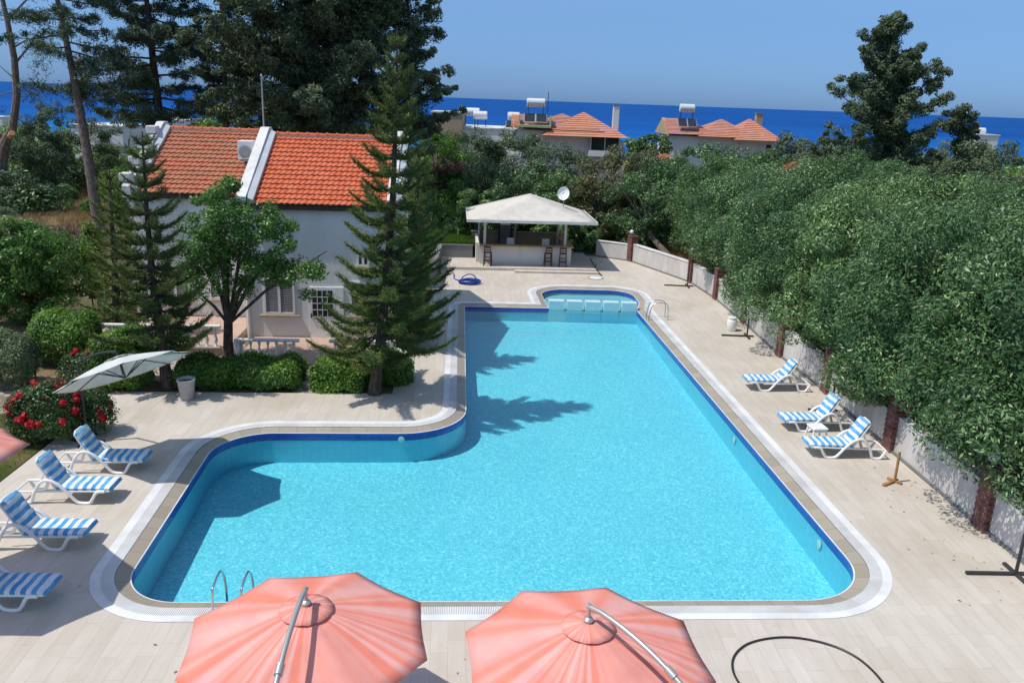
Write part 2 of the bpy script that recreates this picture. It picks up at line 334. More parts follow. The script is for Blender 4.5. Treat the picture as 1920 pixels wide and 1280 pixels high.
def conifer(name, label, cat, base, h, z0, Lf, mat, nb=34, cr=.55, per=90, size=.26, asp=.22, tr=.22, lean=(0, 0), up=.25, droop=.5, group=None, rise=.25, gap=.3, cl=4, bark='bark', fork=None, squash=.55):
    """tall tree: trunk, many limbs with foliage tufts along their outer part. Lf(t)->limb length at relative height"""
    o = thing(name, label, cat, base, 0, group); mb = MB(); C = []; Rr = []
    def axis(t): return Vector((lean[0]*t+.35*math.sin(t*4+base[0])*.5, lean[1]*t, h*t))
    mb.tube([axis(i/10)-Vector((0, 0, .1 if i == 0 else 0)) for i in range(11)], [tr*(1.2-t*1.05/10) for t in range(11)], 9)
    for i in range(nb):
        t = z0+(1-z0)*(i+random.random()*.8)/nb; L = Lf(t)*(.65+.5*random.random())
        if L < .1: continue
        a = random.random()*6.283; s = axis(min(t, 1)); d = Vector((math.cos(a), math.sin(a), rise+random.uniform(-.2, .2)))
        e = s+d*L; m = s+d*L*.5-Vector((0, 0, L*.06)); rs = tr*.28*(1.1-t)+.02
        mb.tube([s, m, e], [rs, rs*.6, .012], 5, False)
        nc = max(2, int(cl*L/2.2+1))
        for j in range(nc):
            f = gap+(1-gap)*(j+.5+random.uniform(-.4, .4))/nc; p = s.lerp(m, f*2) if f < .5 else m.lerp(e, f*2-1)
            p = p+Vector((random.gauss(0, .22)*L*.3, random.gauss(0, .22)*L*.3, random.gauss(0, .12)*L*.3))
            C.append(p); Rr.append(cr*(.55+.8*random.random())*(1.15-.5*f))
    V, Q, T = clump_leaves(np.array(C), np.array(Rr), per, size, asp, squash, up, droop, .8, .1)
    npmesh('crown', V, Q, mat, T, o); mb.build('trunk', M[bark], o, True); return o
def araucaria(name, label, base, h, z0, rmax, lean, mat, nwh, mirror=1, dens=1., bow=(0, 0), rtop=.35):
    o = thing(name, label, 'conifer', base); mb = MB(); P = []; D = []; N = []; CT = []; S = []
    def axis(t): return Vector((lean[0]*t+bow[0]*math.sin(t*math.pi), lean[1]*t+bow[1]*math.sin(t*math.pi), h*t))
    mb.tube([axis(i/12)-Vector((0, 0, .1 if i == 0 else 0)) for i in range(13)], [(.17*(1-i/12.5)+.012)*(1.3 if i == 0 else 1) for i in range(13)], 9)
    for w in range(nwh):
        t = z0+(1-z0)*(w/nwh)**.92; rel = (t-z0)/(1-z0); L = rmax*((1-rel)**.88)*(.8 if w == 0 else 1)*(1.08 if w % 2 else .9)+rtop*.6
        L *= random.uniform(.86, 1.08); nb = 6 if rel < .5 else 5; a0 = random.random()*6.28
        for b in range(nb):
            a = a0+b*2*math.pi/nb+random.uniform(-.2, .2); Lb = L*random.uniform(.78, 1.1); c, s_ = math.cos(a), math.sin(a); s = axis(t); pts = []
            dr = (.24*(1-rel)+.0)*Lb; 
            for i in range(9):
                f = i/8; pts.append(s+Vector((c*Lb*f, s_*Lb*f, -dr*math.sin(f*math.pi*.85)*1.1+Lb*(.10+.45*rel)*f**2+.08*rel*f)))
            mb.tube(pts, [.032*(1-i/9)+.008 for i in range(9)], 5, False)
            nn = int(Lb*34*dens); side = Vector((-s_, c, 0)); ct = random.random()
            for j in range(nn):
                f = .16+.84*(j+random.random())/nn; g = f*8; i = min(int(g), 7); p = pts[i].lerp(pts[i+1], g-i); tdir = (pts[i+1]-pts[i]).normalized()
                for sg in (-1, 1):
                    ln = (.34+.12*random.random())*(1.15-.55*f)*min(1., .5+Lb*.3)
                    d = (side*sg*random.uniform(.35, 1)+tdir*random.uniform(.4, 1.)+Vector((0, 0, random.uniform(-.15, .40)))).normalized()
                    q = p+d*ln*.5; P.append(q); D.append(d); S.append(ln); CT.append(ct)
    P = np.array(P); D = np.array(D); S = np.array(S); CT = np.array(CT); Vs = []; Qs = []; Ts = []; off = 0
    # each twig: two crossed blades plus short needles
    for kk, (asp, sc2) in enumerate(((.13, 1.), (.13, 1.), (.10, .55), (.10, .55), (.10, .55))):
        n = len(P); Nn = rng.normal(size=(n, 3)); Dk = D if kk < 2 else D+rng.normal(size=(n, 3))*.6; Pk = P if kk < 2 else P+rng.normal(size=(n, 3))*.055
        Dk = Dk/np.linalg.norm(Dk, axis=1)[:, None]; Nn -= Dk*np.sum(Nn*Dk, axis=1)[:, None]; Nn /= np.linalg.norm(Nn, axis=1)[:, None]; W = np.cross(Nn, Dk)
        L = (S*sc2)[:, None]; V = np.empty((n, 4, 3)); V[:, 0] = Pk-Dk*L*.5; V[:, 1] = Pk+W*L*asp*.5; V[:, 2] = Pk+Dk*L*.5; V[:, 3] = Pk-W*L*asp*.5
        Vs.append(V.reshape(-1, 3)); Qs.append(np.arange(n*4).reshape(n, 4)+off); off += n*4; Ts.append(np.clip(.1+.45*CT+.4*rng.random(n), 0, 1))
    npmesh('needles', np.concatenate(Vs), np.concatenate(Qs), mat, np.concatenate(Ts), o); mb.build('trunk', M['bark'], o, True); return o
def hedge(name, label, cat, c, d, rz, mat, n, size=.08, group=None, rnd=.25, stem=True):
    """clipped shrub: leaves over and inside a rounded block d=(x,y,z)"""
    o = thing(name, label, cat, c, rz, group)
    mm_ = {.25: 6., .5: 3.}.get(rnd, 2.2); p = rng.uniform(-1, 1, (n, 3)); ax = rng.integers(0, 3, n); p[np.arange(n), ax] = np.sign(p[np.arange(n), ax]); p[:, 2] = np.where((ax == 2), np.abs(p[:, 2]), p[:, 2])
    p /= (np.abs(p)**mm_).sum(1)[:, None]**(1/mm_); u = np.sign(p)*np.abs(p)**(mm_-1); u /= np.linalg.norm(u, axis=1)[:, None]
    P = p*np.array([d[0]/2, d[1]/2, d[2]/2])*(.72+.28*rng.random(n)**.35)[:, None]
    P += .10*np.sin(P[:, [1, 2, 0]]*5+c[0])+.055*rng.normal(size=(n, 3)); P[:, 2] += d[2]/2; P[:, 2] = np.maximum(P[:, 2], .02)
    V, Q = leafquads(P, u+np.array([0, 0, .4]), size, .5, .7)
    T = np.clip(.25+.35*rng.random(n)+.25*np.sin(P[:, 0]*3)*np.cos(P[:, 1]*3+P[:, 2]*2), 0, 1)
    npmesh('foliage', V, Q, mat, T, o)
    if stem:
        for i in range(4): mb = MB(); a = random.uniform(-.35, .35)*d[0]; b = random.uniform(-.3, .3)*d[1]; mb.tube([(a, b, -.05), (a*1.1, b*1.1, d[2]*.3), (a*1.3, b*1.2, d[2]*.7)], [.03, .025, .01], 5); mb.build('stem', M['bark'], o)
    return o
# ============================================================ camera, light, sky
cam = bpy.data.cameras.new('camera'); co = bpy.data.objects.new('camera', cam); COL.objects.link(co); sc.camera = co
cam.sensor_width = 36; cam.lens = 36*F/1920; cam.clip_start = .1; cam.clip_end = 60000
co.matrix_world = Matrix.Translation((0, 0, H)) @ Matrix.Rotation(math.pi/2-PITCH, 4, 'X') @ Matrix.Rotation(ROLL, 4, 'Z')
SAZ, SEL = R(16), R(61)
sdir = Vector((-math.cos(SAZ)*math.cos(SEL), -math.sin(SAZ)*math.cos(SEL), math.sin(SEL)))
sl = bpy.data.lights.new('sun', 'SUN'); sl.energy = 4.0; sl.angle = R(.53); sl.color = (1., .955, .88); so = bpy.data.objects.new('sun', sl); COL.objects.link(so)
so.rotation_euler = sdir.to_track_quat('Z', 'Y').to_euler()
wd = bpy.data.worlds.new('World'); sc.world = wd; wd.use_nodes = True; nt = wd.node_tree; nt.nodes.clear()
sky = nt.nodes.new('ShaderNodeTexSky'); sky.sky_type = 'NISHITA'; sky.sun_disc = False; sky.sun_elevation = SEL; sky.sun_rotation = math.atan2(sdir.x, sdir.y); sky.air_density = 1.; sky.dust_density = .3; sky.ozone_density = 2.
bg = nt.nodes.new('ShaderNodeBackground'); bg.inputs[1].default_value = .145; ow = nt.nodes.new('ShaderNodeOutputWorld')
tc = nt.nodes.new('ShaderNodeTexCoord'); sx = nt.nodes.new('ShaderNodeSeparateXYZ'); nt.links.new(tc.outputs['Generated'], sx.inputs[0])
rp = nt.nodes.new('ShaderNodeValToRGB'); nt.links.new(sx.outputs[2], rp.inputs[0])
SKYR = [(0., (.19, .37, .88)), (.09, (.35, .51, .81)), (.35, (1.1, 1.12, 1.08)), (.8, (1.75, 1.55, 1.35))]
while len(rp.color_ramp.elements) < len(SKYR): rp.color_ramp.elements.new(.5)
for e, (p, c) in zip(rp.color_ramp.elements, SKYR): e.position = p; e.color = (*c, 1)
mm = nt.nodes.new('ShaderNodeMix'); mm.data_type = 'RGBA'; mm.blend_type = 'MULTIPLY'; mm.inputs[0].default_value = 1.
nt.links.new(sky.outputs[0], mm.inputs[6]); nt.links.new(rp.outputs[0], mm.inputs[7]); nt.links.new(mm.outputs[2], bg.inputs[0]); nt.links.new(bg.outputs[0], ow.inputs[0])
sc.view_settings.view_transform = 'Standard'; sc.view_settings.look = 'None'; sc.view_settings.exposure = 0.; sc.view_settings.gamma = 1.
sc.render.engine = 'CYCLES'; cy = sc.cycles; cy.max_bounces = 8; cy.transparent_max_bounces = 12; cy.diffuse_bounces = 3; cy.glossy_bounces = 3; cy.transmission_bounces = 4; cy.caustics_reflective = False; cy.caustics_refractive = False
# ============================================================ sea and ground
SEA = -16.
t = NT('sea_water'); c = t.coord(scale=(.2, 1, 1)); n = t.noise(c, .012, 6, .6); n0 = t.noise(t.coord(scale=(.15, 1, 1)), .0016, 4)
g = t.n('ShaderNodeSeparateXYZ'); oc = t.n('ShaderNodeTexCoord'); t.l(oc, 'Object', g, 0); mr = t.n('ShaderNodeMapRange'); mr.inputs[1].default_value = 380; mr.inputs[2].default_value = 1500; t.l(g, 1, mr, 0)
sh = t.ramp(mr, 0, [(0., (.035, .24, .40)), (.10, (.012, .13, .37)), (.4, (.007, .085, .31)), (1., (.007, .072, .27))])
r = t.ramp(n, 0, [(.35, (.72, .76, .8)), (.62, (1.1, 1.08, 1.05))]); r0 = t.ramp(n0, 0, [(.3, (.8, .85, .9)), (.7, (1.1, 1.1, 1.08))])
m = t.mix(1., (sh, 0), (r, 0), 'MULTIPLY'); m = t.mix(1., m, (r0, 0), 'MULTIPLY')
wc = t.noise(t.coord(scale=(.35, 1, 1)), .055, 2, .5); wr = t.ramp(wc, 0, [(.755, (0, 0, 0)), (.79, (.7, .7, .7))]); m = t.mix((wr, 0), m, (.7, .75, .8))
mb = MB(); mb.add([(-30000, 150, SEA), (30000, 150, SEA), (30000, 45000, SEA), (-30000, 45000, SEA)], [(0, 1, 2, 3)])
tag(mb.build('sea', t.done(t.bsdf(m, .7, .02))), kind='structure')
def gh(x, y):
    z = -.03
    if y > 120: s = min(1, (y-120)/240); z -= (s*s*(3-2*s))*17.5
    if y > 60: z += .5*math.sin(x*.05+y*.03)*min(1, (y-60)/40)
    return z
xs = [-700, -450, -300, -200, -140]+[-100+i*5 for i in range(18)]+[-12, -9, -3.6, 8.5]+[12+i*5 for i in range(20)]+[130, 170, 240, 350, 500, 800]
ys = [-60, -20, 4, 12, 24.2, 42]+[46+i*5 for i in range(20)]+[150, 170, 190, 210, 230, 250, 280, 310, 340, 370, 400, 430]
mb = MB(); nx = len(xs)
for y in ys:
    for x in xs: mb.v.append((x, y, gh(x, y)))
for j in range(len(ys)-1):
    for i in range(nx-1):
        if xs[i] >= (-9.01 if ys[j] < 24 else -3.7) and xs[i+1] <= 8.51 and ys[j] >= 12 and ys[j+1] <= 42: continue
        mb.f.append((j*nx+i, j*nx+i+1, (j+1)*nx+i+1, (j+1)*nx+i))
t = NT('ground_earth'); c = t.coord(); n = t.noise(c, .22, 8, .65); r = t.ramp(n, 0, [(.32, (.065, .085, .03)), (.45, (.13, .11, .055)), (.58, (.26, .18, .10)), (.72, (.33, .24, .14))])
n2 = t.noise(c, 4, 6, .7); r2 = t.ramp(n2, 0, [(.3, (.6, .6, .6)), (.65, (1, 1, 1))])
tag(mb.build('ground', t.done(t.bsdf(t.mix(1., (r, 0), (r2, 0), 'MULTIPLY'), .95, .1, bump=(n2, 0), bd=.06))), kind='structure')
# ============================================================ pool outline (anticlockwise) with rounded corners
def fillet(pts, seg=10):
    out = []; n = len(pts)
    for i in range(n):
        x, y, r = pts[i]; p = Vector((x, y)); a = Vector(pts[i-1][:2])-p; b = Vector(pts[(i+1) % n][:2])-p
        if r <= 0: out.append((x, y)); continue
        la, lb = a.length, b.length; a.normalize(); b.normalize(); th = a.angle(b); d = min(r/math.tan(th/2), la*.48, lb*.48); r = d*math.tan(th/2)
        c = p+(a+b).normalized()*(r/math.sin(th/2)); s = p+a*d-c; e = p+b*d-c
        ang0 = math.atan2(s.y, s.x); ang1 = math.atan2(e.y, e.x); da = (ang1-ang0+math.pi) % (2*math.pi)-math.pi
        for k in range(seg+1): q = ang0+da*k/seg; out.append((c.x+r*math.cos(q), c.y+r*math.sin(q)))
    return out
def offset(poly, d):
    out = []; n = len(poly)
    for i in range(n):
        p0 = Vector(poly[i-1]); p = Vector(poly[i]); p1 = Vector(poly[(i+1) % n]); e0 = (p-p0).normalized(); e1 = (p1-p).normalized()
        n0 = Vector((e0.y, -e0.x)); n1 = Vector((e1.y, -e1.x)); m = (n0+n1); L = m.length; m = m/L; k = d/max(.5, m.dot(n0)); out.append((p.x+m.x*k, p.y+m.y*k))
    return out
KID = [(5.66, 36.72, 0), (5.98, 38.4, 0), (5.85, 40.9, 1.9), (1.25, 40.6, 1.3), (1.62, 36.62, 0)]
OUT = fillet([(-7.12, 13.12, 1.15), (7.36, 14.10, 1.5)]+KID+[(-2.2, 36.36, .12), (-1.18, 21.62, 1.9), (-7.88, 21.05, 1.45)], 14)
MAIN = fillet([(-7.12, 13.12, 1.15), (7.36, 14.10, 1.5), (5.66, 36.72, 0), (1.62, 36.62, 0), (-2.2, 36.36, .12), (-1.18, 21.62, 1.9), (-7.88, 21.05, 1.45)], 14)
def strip(mb, pa, za, pb, zb, uv=None, closed=True, vv=(0, 1)):
    n = len(pa); b = len(mb.v); s = 0.; U = []
    for i in range(n+1):
        j = i % n
        if i > 0: s += (Vector(pa[j])-Vector(pa[i-1])).length
        mb.v.append((*pa[j], za(pa[j]) if callable(za) else za)); mb.v.append((*pb[j], zb(pb[j]) if callable(zb) else zb)); U += [(s, vv[0]), (s, vv[1])]
    for i in range(n): mb.f.append((b+2*i, b+2*i+1, b+2*i+3, b+2*i+2))
    if uv is not None: uv += U
WL = -.12
pool = thing('swimming_pool', 'large L-shaped turquoise swimming pool with tan coping and a shallow far bay', 'swimming pool')
fz = lambda p: -1.08+.36*max(0, (p[1]-14))/22.
I0 = OUT
for nm, mat_, o0, z0, o1, z1, vv in (('blue_tile_band', 'blue', 0, -.29, 0, -.075, (0, .2)), ('inner_rim', 'parapet', 0, -.075, .030, -.070, (.3, .32)), ('coping', 'coping', .032, -.070, .29, -.006, (0, .35)), ('overflow_grate', 'grate', .293, .004, .72, .008, (.02, .46))):
    mb = MB(); uv = []; strip(mb, offset(OUT, o0) if o0 else OUT, z0, offset(OUT, o1) if o1 else OUT, z1, uv, vv=vv)
    if nm == 'blue_tile_band': mb.f = [f[::-1] for f in mb.f]
    mb.build(nm, M[mat_], pool, uv=uv)
mb = MB(); uv = []; s = 0.
inn = offset(MAIN, .004)
n_ = len(inn)
for i in range(n_+1):
    j = i % n_
    if i: s += (Vector(inn[j])-Vector(inn[i-1])).length
    mb.v += [(*inn[j], fz(inn[j])-.05), (*inn[j], -.28)]; uv += [(s, 0), (s, 1.)]
for i in range(n_): mb.f.append((2*i+1, 2*i, 2*i+2, 2*i+3))
mb.build('basin_wall', M['wtile'], pool, uv=uv)
mb = MB(); uv = []; strip(mb, offset(OUT, .007), -.40, offset(OUT, .007), -.28, uv); mb.f = [f[::-1] for f in mb.f]; mb.build('shallow_wall', M['kidtile'], pool, uv=uv)
mb = MB(); P3 = [Vector((p[0], p[1], 0)) for p in offset(MAIN, .05)]; tri = tessellate_polygon([P3])
mb.v = [(p.x, p.y, fz(p)) for p in P3]; mb.f = [tuple(f) for f in tri]; o = mb.build('basin_floor', M['floor'], pool)
mb = MB(); kp = [(5.70, 37.0), (5.98, 38.4)]+[p for p in OUT if p[1] > 38.6 and p[0] < 5.99]+[(1.60, 37.0)]
kp2 = []
[kp2.append(p) for p in kp if p not in kp2]
P3 = [Vector((p[0], p[1], 0)) for p in kp2]; tri = tessellate_polygon([P3]); mb.v = [(p.x, p.y, -.36) for p in P3]; mb.f = [tuple(f) for f in tri]; mb.build('shallow_floor', M['kidtile'], pool, uv=[(p.x, p.y) for p in P3])
mb = MB(); a = Vector((1.62, 36.62)); b = Vector((5.66, 36.74)); e = (b-a).normalized(); nn = Vector((-e.y, e.x)); L = (b-a).length
mb.prism([tuple(a-e*.02), tuple(b+e*.02), tuple(b+nn*.42+e*.02), tuple(a+nn*.42-e*.02)], -1.0, -.19); mb.build('sill_wall', M['kidtile'], pool, uv=[(p[0], p[1]+p[2]) for p in mb.v])
def boxuv(mb): return [(p[0]+p[1]*.3, p[2]+p[1]*.7) for p in mb.v]
for k in range(5):
    mb = MB(); w = (L-4*.13)/5; c = a+e*(k*(w+.13)+w/2)+nn*.21; mb.box((c.x, c.y, .045), (w, .40, .47), math.atan2(e.y, e.x), .012); mb.build('divider_block', M['kidtile'], pool, uv=boxuv(mb))
# underwater inlets
for px, py in ((1385, 823), (1540, 1018)):
    p = at(px, py, -.42); mb = MB(); 
    xw = 7.36-(p.y-14.1)*(1.7/22.62); mb.lathe([(.05, 0), (.11, .0), (.11, .02), (.05, .03)], n=14); o = mb.build('inlet_ring', M['plastic'], pool); o.location = (xw-.012, p.y, -.45); o.rotation_euler = (0, -math.pi/2, 0)
p = at(785, 808, -.2); mb = MB(); mb.lathe([(.03, 0), (.09, .0), (.09, .02), (.03, .03)], n=14); o = mb.build('inlet_ring', M['plastic'], pool); o.location = (-3.0, 21.44, -.24); o.rotation_euler = (math.pi/2, 0, 0)
mb = MB(); P3 = [Vector((p[0], p[1], WL)) for p in offset(OUT, -.003)]; tri = tessellate_polygon([P3]); mb.v = [tuple(p) for p in P3]; mb.f = [tuple(f) for f in tri]
o = mb.build('pool_water', M['water']); tag(o, kind='structure')
def upfix(o):
    me = o.data
    if sum(p.normal.z*p.area for p in me.polygons) < 0: me.flip_normals()
upfix(o)
for q in pool.children: 
    if q.name.startswith(('basin_floor', 'shallow')): upfix(q)
# ============================================================ deck
DK = [(13.5, 3), (11.6, 12), (10.95, 17), (10.75, 21.4), (10.6, 26.1), (10.3, 30.2), (10.2, 35), (9.95, 39.5), (9.4, 43.2), (6.95, 48.7), (5.0, 51.), (-4.2, 50.4), (-4.2, 46), (-3.75, 42), (-4.05, 38.8), (-4.12, 30), (-4.0, 28), (-3.7, 24.45), (-12.2, 23.75), (-11.98, 21), (-11.84, 17.4), (-11.8, 12), (-12.1, 3)]
mb = MB(); hole = [Vector((p[0], p[1], 0)) for p in offset(OUT, .715)]; outer = [Vector((p[0], p[1], 0)) for p in DK]
tri = tessellate_polygon([outer, hole[::-1]]); mb.v = [tuple(p) for p in outer+hole[::-1]]; mb.f = [tuple(f) for f in tri]
o = mb.build('pool_deck', M['deck']); upfix(o); tag(o, kind='structure')
# ============================================================ garden wall with brick pillars
WP = [Vector(p) for p in ((4.9, 49.9), (6.85, 48.7), (9.35, 43.15), (9.86, 39.4), (10.1, 35), (10.2, 30.1), (10.52, 26.1), (10.62, 21.4), (10.85, 17), (11.15, 12.6), (11.6, 8))]
WLAB = ['short cream garden wall beside the pool bar', 'weather-stained white garden wall closing the far corner of the deck', 'pale garden wall behind the farthest black parasol stand', 'pale garden wall shaded by trees between the third and fourth brick pillars from the far end', 'pale garden wall beside the white plastic bucket', 'garden wall behind the single sun lounger with the wrinkled cushion', 'garden wall behind the two sun loungers that stand side by side', 'garden wall behind the rusty parasol stand', 'garden wall at the right edge beside the nearest black parasol stand', 'nearest garden wall running out of view at the right']
for i in range(len(WP)-1):
    a, b = WP[i], WP[i+1]; e = (b-a).normalized(); nn = Vector((e.y, -e.x)); nn = nn if nn.x > 0 or i == 0 else -nn
    w = thing('garden_wall', WLAB[i], 'wall', (*a, 0), math.atan2(e.y, e.x), 'garden walls round the pool deck'); L = (b-a).length; sgn = 1 if i else 1
    hh = 1.02 if i else .95
    mb = MB(); mb.box((L/2, .13, hh/2-.05), (L, .24, hh+.1)); mb.build('wall_panel', M['gwall'], w)
    mb = MB(); x = 0.
    while x < L-.05: l_ = min(.6+random.random()*.5, L-x); mb.box((x+l_/2-.003, .13, hh+.02+random.uniform(-.006, .006)), (l_-.006, .30+random.uniform(-.02, .02), .045)); x += l_
    mb.build('wall_cap', M['parapet'] if i in (1, 0) else M['gwall'], w)
    mb = MB(); mb.box((L/2, -.02, .03), (L, .06, .08)); mb.build('plinth', M['greyw'], w)
PL = [(1, 'far corner brick pillar with a round white lamp, behind the bar terrace'), (2, 'slim dark brick pillar beside the farthest black parasol stand'), (3, 'brick pillar with toothed edge between the farthest parasol stand and the bucket'), (4, 'low brick pillar half covered by leaves just beyond the white bucket'), (5, 'brick pillar with a round lamp beyond the single sun lounger'), (6, 'brick pillar with a round lamp just behind the single sun lounger'), (7, 'dark brick pillar behind the lounger nearest the camera on the right side'), (8, 'biggest brick pillar in view, near the right edge of the photo'), (9, 'brick pillar at the right edge beside the nearest black parasol stand')]
for i, lab in PL:
    c = WP[i]; w = thing('brick_pillar', lab, 'pillar', (*c, 0), math.atan2((WP[i+1]-c).y, (WP[i+1]-c).x), 'brick pillars along the garden wall'); mb = MB()
    for k in range(19): s_ = .44 if k % 2 else .49; mb.box((0, .1, .0375+k*.078), (s_, s_ if k % 2 else .45, .070))
    mb.box((0, .1, .72), (.425, .425, 1.46)); mb.build('brick_shaft', M['brick'], w)
    mb = MB(); mb.box((0, .1, 1.50), (.50, .50, .05), bev=.01); mb.build('cap_stone', M['brick'], w)
    if i in (1, 2, 5, 6, 8):
        l_ = thing('globe_lamp', {1: 'white globe lamp on the far corner brick pillar', 2: 'white globe lamp on the slim pillar beside the farthest parasol stand', 5: 'white globe lamp on the pillar beyond the single lounger', 6: 'white globe lamp among leaves above the pillar behind the single lounger', 8: 'white globe lamp on the biggest brick pillar at the right'}[i], 'lamp', (c.x, c.y+.1, 1.527), 0, 'globe lamps on the brick pillars')
        mb = MB(); mb.lathe([(.07, 0), (.075, .03), (.05, .06), (.05, .09)], n=14); mb.build('lamp_base', M['dmetal'], l_, True)
        mb = MB(); mb.lathe([(.05, .08)]+[(.13*math.cos(q), .20+.13*math.sin(q)) for q in [R(x) for x in range(-60, 90, 15)]]+[(.004, .33)], n=18); mb.build('globe', M['globe'], l_, True)
# ============================================================ house
HA = R(4.3); HO = Vector((-4.4, 30.15, 0))
house = thing('house', 'white house with two red tiled gable roofs standing beside the pool', 'house', HO, HA)
def roofsheet(mb, uv, x0, x1, y0, z0, y1, z1, tw=.205, tl=.315, amp=.03):
    """clay tile sheet from eave (y0,z0) to ridge (y1,z1), x0<x1; real corrugation and steps"""
    L = math.hypot(y1-y0, z1-z0); nr = max(2, round(L/tl)); nc = max(2, round((x1-x0)/tw)); sub = 6; dy, dz = (y1-y0)/L, (z1-z0)/L; ny, nz = -dz*(1 if dy > 0 else -1), abs(dy)
    for r_ in range(nr):
        b = len(mb.v)
        for e_ in (0, 1):
            s_ = (r_+e_)*L/nr-(0 if e_ else .02); lift = .052*(1-e_)
            for i in range(nc*sub+1):
                f = i/sub; ph = f % 1; h_ = amp*(1 if ph < .38 and False else (math.sin(math.pi*min(ph/.62, 1))*.95 if ph < .62 else -.25*math.sin(math.pi*(ph-.62)/.38)))
                hh = h_+lift+.004*math.sin(i*12.9+r_*78.2); x = x0+(x1-x0)*i/(nc*sub)
                mb.v.append((x, y0+dy*s_+ny*hh, z0+dz*s_+nz*hh)); uv.append((f+.01 if i < nc*sub else f-.02, r_+.5))
        w = nc*sub+1
        for i in range(nc*sub): mb.f.append((b+i, b+i+1, b+w+i+1, b+w+i))
        b2 = len(mb.v)                                # front lip of the course
        for i in range(w): v = mb.v[b+i]; mb.v.append((v[0], v[1]-ny*.045, v[2]-nz*.045)); uv.append(uv[b+i])
        for i in range(nc*sub): mb.f.append((b2+i, b2+i+1, b+i+1, b+i))
EZ, RZ, OH, DP = 5.25, 7.30, .20, 4.15
def block(x0, x1, yo, roofm):
    mb = MB(); mb.prism([(x0, yo), (x1, yo), (x1, yo+2*DP), (x0, yo+2*DP)], 0, EZ-.16)
    for xx in (x0, x1-.2): 
        mb.add([(xx, yo, EZ-.16), (xx, yo+2*DP, EZ-.16), (xx, yo+DP, RZ-.12), (xx+.2, yo, EZ-.16), (xx+.2, yo+2*DP, EZ-.16), (xx+.2, yo+DP, RZ-.12)], [(0, 1, 2), (5, 4, 3), (0, 3, 4, 1), (1, 4, 5, 2), (2, 5, 3, 0)])
    mb.build('wall', M['white'], house)
    mb = MB(); uv = []; roofsheet(mb, uv, x0+.22, x1-.22, yo-OH, EZ-.12, yo+DP, RZ); roofsheet(mb, uv, x0+.22, x1-.22, yo+2*DP+OH, EZ-.12, yo+DP, RZ); r_ = mb.build('roof', roofm, house, uv=uv)
    mb = MB(); uv = []; n = int((x1-x0-.5)/.38)
    for i in range(n):
        xa = x0+.25+i*(x1-x0-.5)/n; xb = xa+(x1-x0-.5)/n
        mb.tube([(xa, yo+DP, RZ+.035), (xb-.05, yo+DP, RZ+.03)], [.105, .095], 10); mb.tube([(xb-.06, yo+DP, RZ+.04), (xb, yo+DP, RZ+.04)], [.125, .125], 10)
    mb.build('ridge_cap', M['roof'], r_, uv=[(p[0]*2.6, .5) for p in mb.v]); mb = MB(); mb.box(((x0+x1)/2, yo+DP, RZ-.01), (x1-x0-.5, .34, .09)); mb.build('ridge_mortar', M['mortar'], r_)
    mb = MB(); mb.box(((x0+x1)/2, yo-.095, EZ-.25), (x1-x0-.1, .19, .15)); mb.build('eave_fascia', M['fascia'], house)
block(-5.55, 0, 0, M['roof']); block(-10.35, -5.552, 2.3, M['roofm'])
def parapet(x, w, yo, step=False):
    mb = MB(); pts = [(yo-OH-.12, EZ-.30), (yo-OH-.12, EZ+.12), (yo+DP-.1, RZ+.30), (yo+DP+.35, RZ+.30), (yo+2*DP+OH, EZ+.1), (yo+2*DP+OH, EZ-.3)]
    n = len(pts); mb.add([(x-w/2, p[0], p[1]) for p in pts]+[(x+w/2, p[0], p[1]) for p in pts], [tuple(range(n))[::-1], tuple(range(n, 2*n))]+[(i, (i+1) % n, n+(i+1) % n, n+i) for i in range(n)])
    mb.build('parapet', M['parapet'], house)
    mb = MB(); mb.add([(x+w/2+.002, yo-OH-.08, EZ+.10), (x+w/2+.24, yo-OH-.08, EZ+.02), (x+w/2+.24, yo+DP-.05, RZ+.14), (x+w/2+.002, yo+DP-.05, RZ+.22), (x+w/2+.002, yo-OH-.08, EZ-.1), (x+w/2+.24, yo-OH-.08, EZ-.1), (x+w/2+.24, yo+DP-.05, RZ-.02), (x+w/2+.002, yo+DP-.05, RZ-.02)], [(0, 1, 2, 3), (7, 6, 5, 4), (0, 4, 5, 1), (1, 5, 6, 2), (2, 6, 7, 3), (3, 7, 4, 0)])
    mb.build('flashing', plain('grey_flashing', (.50, .53, .55), .5, .3), house)
parapet(-5.42, .34, -.02); parapet(-.14, .30, -.02)
parapet(-10.22, .30, 2.28)
mb = MB()
for k in range(4): mb = MB(); y_ = 2.3-OH+.25+k*1.08; z_ = EZ+.15+(y_-2.3+OH)*.50; mb.box((-10.3, y_, z_+.16), (.40, .50, .30), bev=.025); mb.build('parapet_step', M['parapet'], house)
# windows and door in the front wall (local: y=0 is the wall face)
def window(x, z0, w, h, y=0., shut=True, arch=False):
    mb = MB(); t_ = .07
    for c, d in (((x-w/2+t_/2, y-.02, z0+h/2), (t_, .07, h)), ((x+w/2-t_/2, y-.02, z0+h/2), (t_, .07, h)), ((x, y-.02, z0+t_/2), (w-2*t_, .07, t_)), ((x, y-.02, z0+h-t_/2), (w-2*t_, .07, t_)), ((x, y-.018, z0+h/2), (.09, .07, h-2*t_))): mb.box(c, d)
    f = mb.build('window', M['plastic'], house)
    mb = MB(); mb.box((x, y-.002, z0+h/2), (w-.05, .03, h-.05)); mb.build('pane', M['glass'], f)
    if shut:
        mb = MB(); k = 0
        while k*.075 < h-.2: mb.box((x, y-.020, z0+.1+k*.075), (w-.16, .012, .05)); k += 1
        mb.build('blind', M['curtain'], f)
    mb = MB(); mb.box((x, y-.05, z0-.05), (w+.35, .18, .07), bev=.01); mb.build('sill', M['tanw'], f)
